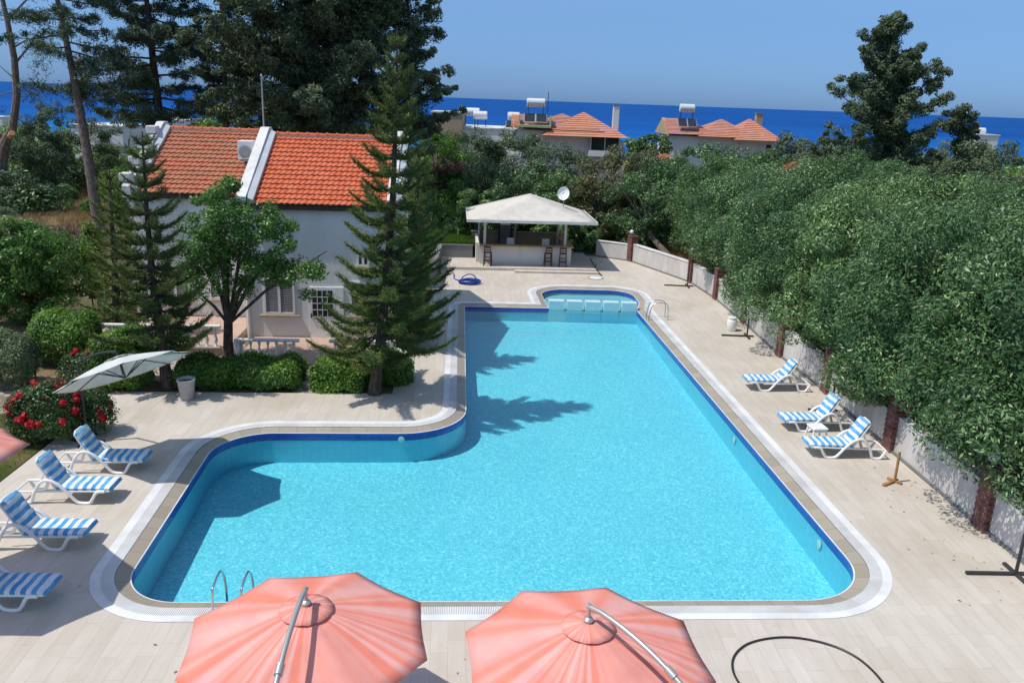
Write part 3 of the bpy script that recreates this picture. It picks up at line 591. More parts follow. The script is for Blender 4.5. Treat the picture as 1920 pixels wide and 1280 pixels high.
window(-4.3, 1.02, 1.12, 1.35); window(-1.15, 1.02, 1.12, 1.3); window(-1.2, 2.9, .45, .45, shut=False)
mb = MB(); dx = -2.72; mb.box((dx, -.02, 1.04), (.98, .07, 2.08)); door = mb.build('door', M['plastic'], house)
mb = MB(); mb.box((dx, -.062, 1.47), (.74, .012, .98)); mb.build('glazing', M['glass'], door)
mb = MB(); 
for k in range(1, 4): mb.box((dx, -.072, .98+k*.245), (.74, .014, .022))
for k in (-1, 0, 1): mb.box((dx+k*.185, -.075, 1.47), (.022, .014, .98))
mb.build('glazing_bars', M['plastic'], door); mb = MB(); mb.box((dx-.42, -.08, 1.0), (.04, .05, .16)); mb.tube([(dx-.42, -.10, 1.03), (dx-.30, -.12, 1.03)], .012, 6); mb.build('handle', M['dmetal'], door)
mb = MB(); mb.box((dx+.64, -.03, 1.04), (.28, .09, 2.1)); mb.build('door_panel', M['plastic'], house)
window(-8.8, 1.0, 1.1, 1.35, 2.3); window(-7.0, 1.0, 1.0, 1.35, 2.3)
mb = MB(); mb.tube([(-5.45, -.06, 4.9), (-5.45, -.06, .1)], .05, 8); mb.build('downpipe', M['plastic'], house)
# terraces
mb = MB(); mb.box((-2.5, -1.62, .06), (5.5, 3.2, .16)); mb.build('front_terrace', M['terr'], house); mb = MB(); mb.box((-8.3, .15, .12), (5.1, 4.3, .30)); mb.build('side_terrace', M['terr'], house)
mb = MB(); mb.box((.2, -1.4, .05), (.62, 1.5, .07)); mb.box((.12, -1.4, .12), (.45, 1.5, .08)); mb.build('side_step', M['parapet'], house)
def balustrade(label, A, B, n, z, posts=(0, 1), hh=.82):
    a = HO.to_2d()+Vector(A).to_2d() if False else Vector((0, 0)); Mx = Matrix.Translation(HO) @ Matrix.Rotation(HA, 4, 'Z'); p = Mx @ Vector((*A, z)); q = Mx @ Vector((*B, z)); d = q-p
    o = thing('balustrade', label, 'balustrade', p, math.atan2(d.y, d.x), 'white balustrades round the house terraces'); L = d.length
    mb = MB(); mb.box((L/2, 0, hh-.045), (L+.1, .17, .09), bev=.02); mb.build('rail', M['parapet'], o); mb = MB(); mb.box((L/2, 0, .03), (L, .18, .06)); mb.build('base_rail', M['parapet'], o)
    prof = [(.055, .06), (.055, .09), (.032, .13), (.07, .24), (.075, .30), (.05, .40), (.028, .52), (.035, .60), (.052, .66), (.055, hh-.09)]
    for k in range(n):
        mb = MB(); mb.lathe(prof, (L*(k+.5)/n, 0, 0), 12); mb.build('baluster', M['plastic'], o, True)
    for k in posts: mb = MB(); mb.box((k*L, 0, hh/2), (.22, .22, hh+.02), bev=.02); mb.build('post', M['parapet'], o)
balustrade('white balustrade in front of the window beside the citrus tree', (-5.1, -3.1), (-3.1, -3.1), 7, .14, (0,))
balustrade('white balustrade of seven balusters right of the door, behind the tall conifer', (-2.0, -3.1), (.12, -3.1), 7, .14, (1,))
balustrade('long white balustrade of the side terrace behind the left conifer', (-10.8, -1.95), (-7.6, -1.95), 10, .27, (0,))
balustrade('short white balustrade of the side terrace seen through the citrus branches', (-7.2, -1.95), (-6.0, -1.95), 4, .27, (0,))
# air conditioner and mast on the roof
def hl(x, y, z): return Matrix.Translation(HO) @ Matrix.Rotation(HA, 4, 'Z') @ Vector((x, y, z))
ac = thing('air_conditioner', 'white air conditioner outdoor unit on the mossy roof against the middle parapet', 'air conditioner', hl(-6.12, 3.9, 6.30), HA)
mb = MB(); mb.box((0, 0, .42), (.55, .80, .70), bev=.008); mb.build('casing', M['plastic'], ac); mb = MB(); mb.lathe([(.24, 0), (.25, .02), (.2, .03), (.02, .03)], n=18); g_ = mb.build('fan_grille', M['alu'], ac); g_.location = (0, -.402, .38); g_.rotation_euler = (R(90), 0, 0); mb = MB(); mb.box((0, -.3, .02), (.4, .05, .08)); mb.build('bracket', M['alu'], ac); mb = MB(); mb.box((0, .3, .0), (.4, .05, .1)); mb.build('bracket', M['alu'], ac)
ms = thing('antenna_mast', 'tall thin grey mast rising from the roof between the two gables', 'mast', hl(-5.65, 4.9, 7.2), HA); mb = MB(); mb.tube([(0, 0, -.3), (0, 0, 2.35)], [.032, .025], 8); mb.build('pole', M['alu'], ms, True); mb = MB(); mb.lathe([(.04, 2.33), (.05, 2.36), (.02, 2.42)], n=8); mb.build('finial', M['alu'], ms); mb = MB(); mb.box((0, 0, -.05), (.18, .18, .05)); mb.build('mast_base', M['alu'], ms)
# ============================================================ sun loungers
def sweep(mb, pts, y, w, h, n=8):      # smooth rail in the x-z plane
    P = []; m = len(pts)
    for i in range(m-1):
        p0 = pts[max(0, i-1)]; p1 = pts[i]; p2 = pts[i+1]; p3 = pts[min(m-1, i+2)]
        for k in range(5):
            t = k/5; P.append(tuple(.5*((2*p1[j])+(-p0[j]+p2[j])*t+(2*p0[j]-5*p1[j]+4*p2[j]-p3[j])*t*t+(-p0[j]+3*p1[j]-3*p2[j]+p3[j])*t**3) for j in (0, 1)))
    P.append(pts[-1]); mb.tube([(p[0], y, p[1]) for p in P], h, 8, True, sq=w/h)
def cushion(path, w, th, nm, parent):
    """padded strip following (x,z) path, UV u = length so the stripes run across"""
    mb = MB(); uv = []; s = 0.; ny = 9; n = len(path)
    for i, (x, z) in enumerate(path):
        if i: s += math.hypot(x-path[i-1][0], z-path[i-1][1])
        a = path[max(0, i-1)]; b = path[min(n-1, i+1)]; tx, tz = b[0]-a[0], b[1]-a[1]; L = math.hypot(tx, tz); nx_, nz_ = -tz/L, tx/L
        puff = 1. if 0 < i < n-1 else .45; pf = .85+.15*abs(math.sin(s/.19*math.pi))
        for j in range(ny): f = j/(ny-1)*2-1; hh = th*puff*pf*(1-abs(f)**6*.35)+.004*math.sin(f*4+s*9); mb.v.append((x+nx_*hh, f*w/2, z+nz_*hh)); uv.append((s+.006*math.sin(f*5+s*3), f))
        for j in range(ny): f = j/(ny-1)*2-1; mb.v.append((x, f*(w/2-.01), z)); uv.append((s, f))
    k = 2*ny
    for i in range(n-1):
        for j in range(ny-1):
            mb.f.append((i*k+j, i*k+j+1, (i+1)*k+j+1, (i+1)*k+j)); mb.f.append((i*k+ny+j+1, i*k+ny+j, (i+1)*k+ny+j, (i+1)*k+ny+j+1))
        mb.f.append((i*k, (i+1)*k, (i+1)*k+ny, i*k+ny)); mb.f.append((i*k+ny-1, i*k+2*ny-1, (i+1)*k+2*ny-1, (i+1)*k+ny-1))
    for e in (0, n-1):
        for j in range(ny-1): q = (e*k+j, e*k+ny+j, e*k+ny+j+1, e*k+j+1); mb.f.append(q if e == 0 else q[::-1])
    return mb.build(nm, M['stripes'], parent, True, uv=uv)
def lounger(label, foot, ang, group, back=60, seed=0):
    """x from foot end (0) to head (2.1)"""
    o = thing('sun_lounger', label, 'sun lounger', (foot[0], foot[1], 0), ang, group); W = .33
    for y in (-W, W):
        mb = MB(); sweep(mb, [(.10, .31), (.27, .29), (.38, .12), (.46, .03), (.66, .03), (.76, .09), (.93, .30), (1.12, .49), (1.32, .57), (1.48, .50), (1.62, .28), (1.70, .08), (1.76, .03), (1.92, .03), (2.0, .12), (2.08, .27)], y, .036, .037); mb.build('side_frame', M['plastic'], o, True)
    mb = MB()
    for y in (-W+.04, W-.04): mb.tube([(.0, y, .315), (.10, y, .305), (1.2, y, .285), (2.06, y, .265)], .026, 8)
    for x in (.04, .62, 1.2, 2.06): mb.tube([(x, -W+.03, .30 if x < 1.5 else .265), (x, W-.03, .30 if x < 1.5 else .265)], .022, 8)
    mb.box((.62, 0, .305), (1.2, .60, .02)); mb.build('seat_frame', M['plastic'], o, True)
    bx, bz = 1.17, .33; ca, sa = math.cos(R(back)), math.sin(R(back)); Lb = .76
    mb = MB()
    for y in (-.27, .27): mb.tube([(bx, y, bz-.03), (bx+ca*Lb, y, bz-.03+sa*Lb)], .024, 8)
    mb.tube([(bx+ca*Lb, -.27, bz-.03+sa*Lb), (bx+ca*(Lb+.05), -.15, bz-.03+sa*(Lb+.05)), (bx+ca*(Lb+.06), .15, bz-.03+sa*(Lb+.06)), (bx+ca*Lb, .27, bz-.03+sa*Lb)], .026, 8)
    Mr = Matrix.Rotation(-R(back), 3, 'Y'); mb.box((bx+ca*Lb/2+.01, 0, bz-.03+sa*Lb/2), (Lb, .52, .02), M=Mr); mb.build('backrest', M['plastic'], o, True)
    for y in (-.2, .2): mb = MB(); mb.tube([(bx+ca*.5, y, bz+sa*.5-.05), (bx+ca*.5+.22, y, .29)], .018, 6); mb.build('support_strut', M['plastic'], o, True)
    n = 26; cushion([(-.02+i*1.18/n, .322+(-.035 if i == 0 else 0)) for i in range(n+1)], .63, .09, 'seat_cushion', o)
    cushion([(bx-.02+ca*(Lb+.03)*i/18, bz-.005+sa*(Lb+.03)*i/18) for i in range(19)], .58, .085, 'back_cushion', o)
    return o
def aim(a, b): return math.atan2(b[1]-a[1], b[0]-a[0])
gR, gL = 'sun loungers on the right side of the pool', 'sun loungers on the left side of the pool'
l0 = lounger('single blue striped sun lounger beyond the pair on the right side of the pool', (7.85, 26.25), R(3), gR, 57)
l1 = lounger('blue striped sun lounger on the far side of the small white table', (8.0, 22.75), R(5), gR, 60)
l2 = lounger('blue striped sun lounger on the near side of the small white table', (8.12, 20.95), R(2), gR, 60)
l3 = lounger('blue striped sun lounger beside the rose bush, its foot in the parasol shadow', (-8.83, 18.55), R(184), gL, 62)
l4 = lounger('blue striped sun lounger second from the rose bush, fully in the sun', (-8.87, 16.98), R(183), gL, 62)
l5 = lounger('blue striped sun lounger with tree shadow on its backrest, third from the rose bush', (-8.46, 15.02), R(183), gL, 60)
l6 = lounger('blue striped sun lounger under the coral parasol shadow at the left edge', (-8.12, 12.98), R(182), gL, 60)
# extra armless frame behind l5 (second lounger frame seen at the edge)
# small side table
tb = thing('side_table', 'small white plastic table with rounded corners between the two right loungers', 'table', (8.72, 21.85, 0), R(8)); mb = MB(); mb.box((0, 0, .43), (.46, .46, .05), bev=.022); mb.box((0, 0, .39), (.40, .40, .06)); mb.build('table_top', M['plastic'], tb)
for a in (-1, 1):
    for b in (-1, 1): mb = MB(); mb.tube([(a*.17, b*.17, .40), (a*.20, b*.20, .2), (a*.23, b*.23, 0)], [.035, .028, .026], 8); mb.build('leg', M['plastic'], tb, True)
# ============================================================ parasols
def canopy(o, Rr, drop, mat, parent, n=8, a0=0., sag=.05, vent=True, M4=Matrix(), seed=1):
    mb = MB(); uv = []; rows = 9; sub = 6; rs = random.Random(seed)
    wr = [rs.uniform(-1, 1) for _ in range(n*sub)]
    for r_ in range(rows):
        f = .04+.96*r_/(rows-1)
        for k in range(n*sub):
            a = a0+2*math.pi*k/(n*sub); ph = (k % sub)/sub; e = math.cos(math.pi/n)/math.cos((ph-.5)*2*math.pi/n); rr = Rr*f*e
            rr -= .016*Rr*math.sin(ph*math.pi)*f**3; z = -drop*f**1.25-sag*math.sin(ph*math.pi)*f*(1-.35*f)*1.2+.007*wr[k]*math.sin(f*3.1)
            mb.v.append(tuple(M4 @ Vector((rr*math.cos(a), rr*math.sin(a), z)))); uv.append((3*math.sin(k/(n*sub)*2*math.pi)+1.7*math.cos(k/(n*sub)*4*math.pi), f))
    w = n*sub
    for r_ in range(rows-1):
        for k in range(w): j = (k+1) % w; mb.f.append((r_*w+k, (r_+1)*w+k, (r_+1)*w+j, r_*w+j))
    mb.f.append(tuple(range(w))); c_ = mb.build('canopy', mat, parent, True, uv=uv)
    md = c_.modifiers.new('thick', 'SOLIDIFY'); md.thickness = .004
    if vent:
        mb = MB(); uv = []
        for r_ in range(4):
            f = r_/3*.20+.012
            for k in range(w): a = a0+2*math.pi*k/w; z = .045-drop*f*.85-.006*math.sin(k*1.7)*(r_/3); mb.v.append(tuple(M4 @ Vector((Rr*f*math.cos(a), Rr*f*math.sin(a), z)))); uv.append((3*math.sin(k/w*6.283)+1.7*math.cos(k/w*12.57), f))
        for r_ in range(3):
            for k in range(w): j = (k+1) % w; mb.f.append((r_*w+k, (r_+1)*w+k, (r_+1)*w+j, r_*w+j))
        v_ = mb.build('vent_flap', mat, c_, True, uv=uv); md = v_.modifiers.new('thick', 'SOLIDIFY'); md.thickness = .004
    for k in range(n):
        a = a0+2*math.pi*k/n; mb = MB(); mb.tube([tuple(M4 @ Vector((Rr*f*math.cos(a), Rr*f*math.sin(a), -drop*f**1.25-.03))) for f in (.05, .3, .6, .985)], .012, 5); mb.build('rib', M['dmetal'] if mat == M['cream'] else M['alu'], parent)
    return c_
def cross_base(o, L=1.0, mat='dmetal', a=0., name='base_bar'):
    for k in range(2): mb = MB(); mb.box((0, 0, .035+.002*k), (L, .07, .06-.004*k), a+k*math.pi/2); mb.build(name, M[mat], o)
def coral_parasol(label, hubc, z, a0, polexy, Rr=1.70, seed=1, tilt=None):
    o = thing('cantilever_parasol', label, 'parasol', (polexy[0], polexy[1], 0), 0, 'coral cantilever parasols by the near pool edge'); h = Vector((hubc[0]-polexy[0], hubc[1]-polexy[1], z)); M4 = Matrix.Translation(h)
    if tilt: M4 = M4 @ Vector(tilt).to_track_quat('Z', 'Y').to_matrix().to_4x4() @ Matrix.Rotation(a0, 4, 'Z')
    if tilt: a0 = 0.
    canopy(o, Rr, .50, M['coral'], o, a0=a0, M4=M4, seed=seed, sag=.022)
    mb = MB(); mb.lathe([(.06, .03), (.07, .06), (.05, .09), (.025, .10), (.025, .30)], h, 12); mb.build('hub', M['alu'], o, True)
    top = h+Vector((0, 0, .27)); pt = Vector((0, 0, z-.42)); m = top.lerp(pt, .5)+Vector((0, 0, .42)); A = [top+Vector((-(pt-top).x*.015, -(pt-top).y*.015, -.02))]
    for i in range(1, 13): t = i/12; A.append(top*(1-t)**2+m*2*t*(1-t)*1.+pt*t*t)
    mb = MB(); mb.tube(A, .034, 10); mb.build('arm', M['alu'], o, True)
    mb = MB(); k = A[7]; d = (A[8]-A[7]).normalized(); mb.tube([k-d*.07, k+d*.07], .052, 10); mb.build('arm_joint', M['alu'], o, True)
    mb = MB(); mb.tube([(0, 0, 0), (0, 0, z-.40)], .04, 10); mb.build('pole', M['alu'], o, True); mb = MB(); mb.box((.05, 0, 1.25), (.12, .10, .2), bev=.02); mb.build('crank_box', M['plastic'], o)
    cross_base(o); return o
hA = at(574, 1136, 2.42); hB = at(1103, 1168, 2.42)
coral_parasol('faded coral parasol at the bottom left of centre with its grey arm pointing down', (hA.x, hA.y), 2.42, R(33), (hA.x+.05, hA.y-2.35), seed=3)
coral_parasol('coral parasol at the bottom centre with its grey arm running down to the right', (hB.x, hB.y), 2.42, R(30.5), (hB.x+1.55, hB.y-1.75), seed=5)
coral_parasol('pale coral parasol of which only one corner shows at the left edge', (-10.12, 13.05), 3.3, R(27), (-12.2, 12.2), Rr=1.66, seed=8, tilt=(.0, .10, 1))
wu = thing('cantilever_parasol', 'off-white tilted parasol standing behind the red rose bush', 'parasol', (-11.05, 20.0, 0), 0)
hc = at(222, 670, 2.72)-Vector((-11.05, 20.0, 0)); hc = Vector((hc.x, hc.y, 2.72)); M4 = Matrix.Translation(hc) @ Matrix.Rotation(R(-17), 4, 'Y') @ Matrix.Rotation(R(-2), 4, 'X')
M4 = Matrix.Translation(hc) @ Vector((-.42, .30, 1)).to_track_quat('Z', 'Y').to_matrix().to_4x4()
canopy(wu, 1.58, .36, M['cream'], wu, a0=R(20), M4=M4, seed=2, sag=.03)
mb = MB(); hb = M4 @ Vector((0, 0, -.52)); mb.tube([M4 @ Vector((0, 0, .12)), hb], .022, 8); mb.build('hub', M['dmetal'], wu, True)
for k in range(8): a = R(20)+k*math.pi/4; mb = MB(); mb.tube([hb, M4 @ Vector((.62*math.cos(a), .62*math.sin(a), -.19))], .012, 5); mb.build('strut', M['dmetal'], wu)
pt = Vector((0, 0, 2.15)); top = M4 @ Vector((0, 0, .14)); mb = MB(); A = [top*(1-t)**2+(top.lerp(pt, .5)+Vector((-.05, .1, .16)))*2*t*(1-t)+pt*t*t for t in [i/10 for i in range(11)]]; mb.tube(A, .03, 8); mb.build('arm', M['dmetal'], wu, True)
mb = MB(); mb.tube([(0, 0, 0), (0, 0, 2.2)], .035, 10); mb.build('pole', M['dmetal'], wu, True); cross_base(wu, .9)
# empty parasol stands
def stand(label, p, h, Lx, mat, a=0., pc=None):
    o = thing('parasol_stand', label, 'parasol stand', (p[0], p[1], 0), a, 'empty parasol stands along the right side')
    mb = MB(); mb.box((-Lx*.30, 0, .035), (Lx, .075, .055)); mb.build('base_bar', M[mat if mat != 'rust' else 'rust'], o); mb = MB(); mb.box((0, 0, .031), (.075, Lx*.62, .052)); mb.build('base_bar', M[mat], o)
    mb = MB(); mb.tube([(0, 0, .05), (0, 0, h)], .034, 10); mb.build('pole', M[mat], o, True); return o
stand('farthest black parasol stand, tall pole beside the second brick pillar', (9.0, 42.1), 1.55, 1.5, 'dmetal')
stand('short black cross-shaped parasol stand beside the white bucket', (9.62, 32.7), .75, 1.3, 'dmetal')
stand('short rusty yellow parasol stand nearer than the paired loungers', (9.86, 19.3), .82, .62, 'rust', R(35))
stand('dark parasol stand with a long base bar at the right edge', (10.5, 15.05), .95, 1.3, 'dmetal', R(2))
stand('thin dark parasol pole hidden behind the far lounger of the pair', (10.05, 24.3), .95, .9, 'dmetal')
# odds and ends on the deck
bk = thing('bucket', 'white plastic bucket standing on the deck near the right wall', 'bucket', (9.2, 33.6, 0)); mb = MB(); mb.lathe([(.17, 0), (.2, .04), (.215, .42), (.20, .46), (.17, .50), (.17, .53), (.185, .535), (.185, .575), (.05, .58)], n=20); mb.build('body', M['plastic'], bk, True); mb = MB(); mb.lathe([(.19, .54), (.19, .585), (.02, .59)], n=20); mb.build('lid', M['plastic'], bk, True)
def hose(mb, pts, r): 
    P = []; n = len(pts)
    for i in range(n-1):
        p0, p1, p2, p3 = (Vector(pts[max(0, min(n-1, j))]) for j in (i-1, i, i+1, i+2))
        for k in range(6): t = k/6; P.append(.5*((2*p1)+(p2-p0)*t+(2*p0-5*p1+4*p2-p3)*t*t+(3*p1-p0-3*p2+p3)*t**3))
    P.append(Vector(pts[-1])); mb.tube(P, r, 8)
mb = MB(); pts = [at(x, y, .02) for x, y in ((1470, 1345), (1410, 1305), (1383, 1275), (1373, 1248), (1379, 1225), (1402, 1206), (1440, 1196), (1485, 1194), (1535, 1202), (1582, 1218), (1622, 1243), (1658, 1282), (1690, 1340), (1700, 1420))]; hose(mb, pts, .019)
tag(mb.build('garden_hose', M['rubber'], None, True), 'black hose lying in an open loop on the deck at the bottom right', 'hose')
mb = MB()
pts = []
for i in range(7*12): a = i*math.pi/6; rr = .46+.09*math.sin(i*.37); pts.append((-2.25+rr*math.cos(a)+.04*math.sin(i), 41.0+rr*.9*math.sin(a), .03+.018*(i/12)+.02*abs(math.sin(i*.7))))
hose(mb, pts, .03); pts = [(-2.6+.42*math.cos(a)*.9+.3, 41.1+.1*math.sin(a*2), .1+.34*max(0, math.sin(a))) for a in [i*math.pi/10 for i in range(11)]]; hose(mb, pts, .028)
hose(mb, [(-2.7, 41.2, .05), (-3.1, 41.9, .03), (-3.2, 43.0, .03), (-3.55, 44.2, .03)], .025)
tag(mb.build('pool_hose', M['bhose'], None, True), 'coiled blue pool hose lying on the deck in front of the bar', 'hose')
dc = thing('drain_cover', 'round pale manhole cover on the deck right of the bar step', 'cover', (4.35, 43.4, .003)); mb = MB(); mb.lathe([(.36, 0), (.36, .02), (.30, .03), (.01, .032)], n=24); mb.build('lid', M['parapet'], dc, True); mb = MB(); mb.lathe([(.42, 0), (.42, .012), (.365, .014)], n=24, cap=False); mb.build('rim', M['greyw'], dc, True)
rk = thing('pole_rack', 'dark sloping bar leaning low on the deck right of the bar', 'bar', (4.55, 44.2, 0)); mb = MB(); mb.tube([(-.25, 2.6, .42), (.0, .55, .12), (.18, -.2, .02)], .035, 8); mb.build('rail', M['dmetal'], rk, True); mb = MB(); mb.tube([(-.05, 1.0, 0), (-.05, 1.0, .42)], .03, 8); mb.build('support', M['dmetal'], rk, True)
pt_ = thing('plant_pot', 'tall tapered grey pot standing at the hedge corner on the deck', 'pot', (-9.72, 23.35, 0)); mb = MB(); mb.lathe([(.17, 0), (.19, .02), (.255, .58), (.275, .60), (.275, .64), (.245, .64), (.23, .56)], n=24, cap=False); mb.build('pot_wall', M['pot'], pt_, True); mb = MB(); mb.lathe([(.225, .54), (.01, .55)], n=24); mb.build('soil', M['soil'], pt_)
# pool ladders
def ladder(label, p, a, h=.72):
    o = thing('pool_ladder', label, 'pool ladder', (p[0], p[1], 0), a, 'steel pool ladders')
    for y in (-.25, .25): mb = MB(); hose(mb, [(-.62, y, 0), (-.60, y, .5), (-.50, y, h), (-.1, y, h+.02), (.12, y, h-.18), (.2, y, .1), (.22, y, -.4), (.22, y, -.92)], .022); mb.build('handrail', M['steel'], o, True)
    for k in range(3): mb = MB(); mb.box((.22, 0, -.28-.26*k), (.09, .48, .03)); mb.build('tread', M['steel'], o)
    return o
ladder('steel pool ladder at the far right corner by the divider blocks', (6.12, 35.2), R(184))
# near ladder: only its tall bent rails show above the parasol
ladder('steel pool ladder rising above the faded coral parasol at the near edge', (-4.88, 13.22), R(94), .62)
# ============================================================ pool bar
BO = Vector((-2.15, 45.35, 0)); BA = R(4.3)
def bl(x, y, z=0): return Matrix.Translation(BO) @ Matrix.Rotation(BA, 4, 'Z') @ Vector((x, y, z))
pf = thing('bar_platform', 'low tiled platform with one step under the pool bar', 'platform', BO, BA); mb = MB(); mb.box((2.35, 1.9, .075), (8.6, 5.8, .155)); mb.build('platform_top', M['deck'], pf); mb = MB(); mb.box((4.35, -1.28, .05), (4.6, .5, .105)); mb.build('step', M['deck'], pf)
bar = thing('pool_bar', 'white poolside bar under a beige hipped canopy roof', 'bar', BO, BA)
mb = MB(); mb.box((2.75, .2, .66), (5.1, .22, 1.02)); mb.build('counter_front', M['barw'], bar); mb = MB(); mb.box((2.75, .12, 1.20), (5.3, .56, .055), bev=.012); mb.build('counter_top', M['lwood'], bar)
mb = MB(); mb.box((5.19, 1.9, .66), (.22, 3.2, 1.02)); mb.build('counter_side', M['barw'], bar); mb = MB(); mb.box((5.19, 1.95, 1.20), (.5, 3.1, .05), bev=.01); mb.build('counter_top', M['lwood'], bar)
mb = MB(); mb.box((2.6, 3.9, .75), (5.6, .22, 1.2)); mb.box((2.6, 3.86, 1.385), (5.7, .3, .06)); mb.build('back_wall', M['tanw'], bar); mb = MB(); mb.box((.1, 2.2, .70), (.22, 3.3, 1.1)); mb.build('side_wall', M['barw'], bar)
for x, y in ((.45, .2), (4.95, .25), (.25, 3.7), (4.95, 3.7), (2.35, 3.7)): mb = MB(); mb.tube([(x, y, 1.0 if y < 1 else .2), (x, y, 2.75)], .075, 10); mb.build('post', M['barw'], bar, True)
# roof: eaves at z 2.62, apex 4.0 ; front eave y=-.55, back y=4.6
fl, fr = (-.55, -.75, 2.70), (6.55, -.75, 2.70); bkl, bkr = (-.55, 4.35, 2.70), (6.55, 4.35, 2.70); ap1, ap2 = (3.0, 1.8, 3.92), (3.1, 1.8, 3.92)
def roofpanel(a, b, c_, n=10):
    mb = MB(); a, b, c_ = Vector(a), Vector(b), Vector(c_); nrm = (b-a).cross(c_-a).normalized()
    for i in range(n+1):
        for j in range(n+1-i): u, v = i/n, j/n; p = a+(c_-a)*u+(b-a)*v; w_ = 27*u*v*(1-u-v); mb.v.append(tuple(p-nrm*(.10*w_))) 
    idx = {}; k = 0
    for i in range(n+1):
        for j in range(n+1-i): idx[i, j] = k; k += 1
    for i in range(n):
        for j in range(n-i):
            mb.f.append((idx[i, j], idx[i, j+1], idx[i+1, j]))
            if j < n-i-1: mb.f.append((idx[i, j+1], idx[i+1, j+1], idx[i+1, j]))
    o = mb.build('roof_panel', M['tent'], bar, True); md = o.modifiers.new('t', 'SOLIDIFY'); md.thickness = .012; return o
for a, b in ((fl, fr), (fr, bkr), (bkr, bkl), (bkl, fl)): roofpanel(a, b, ap1)
mb = MB()
cs = [Vector(fl), Vector(fr), Vector(bkr), Vector(bkl)]
for i in range(4):
    a, b = cs[i], cs[(i+1) % 4]; d = b-a; mb.box(((a.x+b.x)/2, (a.y+b.y)/2, 2.65), (d.length+(.06 if i % 2 == 0 else -.0), .05, .15), math.atan2(d.y, d.x))
mb.build('eave_trim', M['parapet'], bar)
mb = MB(); mb.box((2.6, 1.9, 2.62), (6.0, .08, .08)); mb.build('roof_beam', M['barw'], bar)
fg = thing('drinks_fridge', 'tall dark glass-fronted drinks fridge standing inside the bar', 'fridge', bl(1.75, 3.3, .15), BA); mb = MB(); mb.box((0, 0, 1.0), (.80, .6, 2.0), bev=.02); mb.build('cabinet', M['dmetal'], fg); mb = MB(); mb.box((0, -.31, 1.0), (.58, .02, 1.6)); mb.build('glass_door', M['greyw'], fg); mb = MB(); mb.box((0, -.31, 1.88), (.60, .025, .2)); mb.build('header_panel', M['tank'], fg)
for x, lab in ((1.95, 'white chair back showing above the counter on the left, inside the bar'), (3.95, 'white chair back showing above the counter on the right, inside the bar')):
    c = thing('bar_chair', lab, 'chair', bl(x, .9, .15), BA+R(180), 'white chairs inside the bar'); mb = MB(); mb.box((0, -.18, 1.08), (.42, .05, .50), bev=.03); mb.build('backrest', M['plastic'], c); mb = MB(); mb.box((0, 0, .78), (.42, .42, .05), bev=.02); mb.build('seat', M['plastic'], c)
    for a in (-1, 1):
        for b in (-1, 1): mb = MB(); mb.tube([(a*.17, b*.17, .77), (a*.2, b*.2, 0)], .02, 6); mb.build('leg', M['plastic'], c)
def stool(label, p, a):
    o = thing('bar_stool', label, 'bar stool', p, a, 'dark wooden bar stools along the counter')
    mb = MB(); mb.box((0, 0, .74), (.40, .38, .04), bev=.015); mb.build('seat', M['wood'], o)
    for sx_ in (-1, 1):
        mb = MB(); mb.tube([(sx_*.20, -.19, 0), (sx_*.17, -.16, .74), (sx_*.165, -.19, 1.13)], [.028, .026, .022], 6); mb.build('leg', M['wood'], o); mb = MB(); mb.tube([(sx_*.20, .19, 0), (sx_*.17, .15, .73)], .026, 6); mb.build('leg', M['wood'], o)
    mb = MB(); mb.box((0, -.185, 1.06), (.33, .03, .10)); mb.box((0, -.175, .90), (.33, .025, .05)); mb.build('backrest', M['wood'], o)
    mb = MB(); 
    for y, z in ((-.18, .27), (.18, .27), (-.17, .5)): mb.box((0, y, z), (.36, .03, .045))
    for x in (-.18, .18): mb.box((x, 0, .33), (.03, .34, .04))
    mb.build('rungs', M['wood'], o); return o
stool('dark wooden bar stool at the left end of the counter', bl(.62, -.42, .156), BA+R(-12)); stool('left one of the two dark stools standing together at the counter', bl(3.98, -.28, .156), BA+R(3)); stool('right one of the two dark stools standing together at the counter', bl(4.80, -.30, .156), BA+R(-6))
ds = thing('satellite_dish', 'white satellite dish on a mast behind the bar roof', 'satellite dish', bl(5.05, 2.6, 0), BA)
mb = MB(); mb.tube([(0, 0, .2), (0, 0, 3.68)], .025, 8); mb.build('mast', M['alu'], ds, True); mb = MB(); mb.lathe([(.39*math.sin(a), .10*(1-math.cos(a*1.3))) for a in [R(x) for x in (1, 20, 40, 60, 80, 90)]], n=22, cap=False); d_ = mb.build('dish', M['plastic'], ds, True); d_.location = (0, -.08, 3.86); d_.rotation_euler = (R(72), 0, R(-22)); d_.scale = (.9, 1, 1); d_.modifiers.new('t', 'SOLIDIFY').thickness = .01
mb = MB(); mb.tube([(0, 0, 3.55), (-.15, -.35, 3.6), (-.2, -.5, 3.8)], .012, 6); mb.build('feed_arm', M['alu'], ds)
# low walls left of the bar
lw = thing('retaining_wall', 'low grey wall left of the bar with grass behind it', 'wall', (-4.35, 47.0, 0), R(4.3)); mb = MB(); mb.box((.95, .1, .42), (1.9, .2, .9)); mb.build('wall_panel', M['greyw'], lw); mb = MB(); mb.box((.95, .1, .885), (1.95, .26, .04)); mb.build('wall_cap', M['greyw'], lw)
lw = thing('retaining_wall', 'dark grey wall running towards the camera between the conifer and the hose', 'wall', (-3.95, 39.5, 0), R(92)); mb = MB(); mb.box((3.7, .1, .42), (7.4, .2, .9)); mb.build('wall_panel', M['greyw'], lw); mb = MB(); mb.box((3.7, .1, .885), (7.4, .26, .04)); mb.build('wall_cap', M['greyw'], lw)
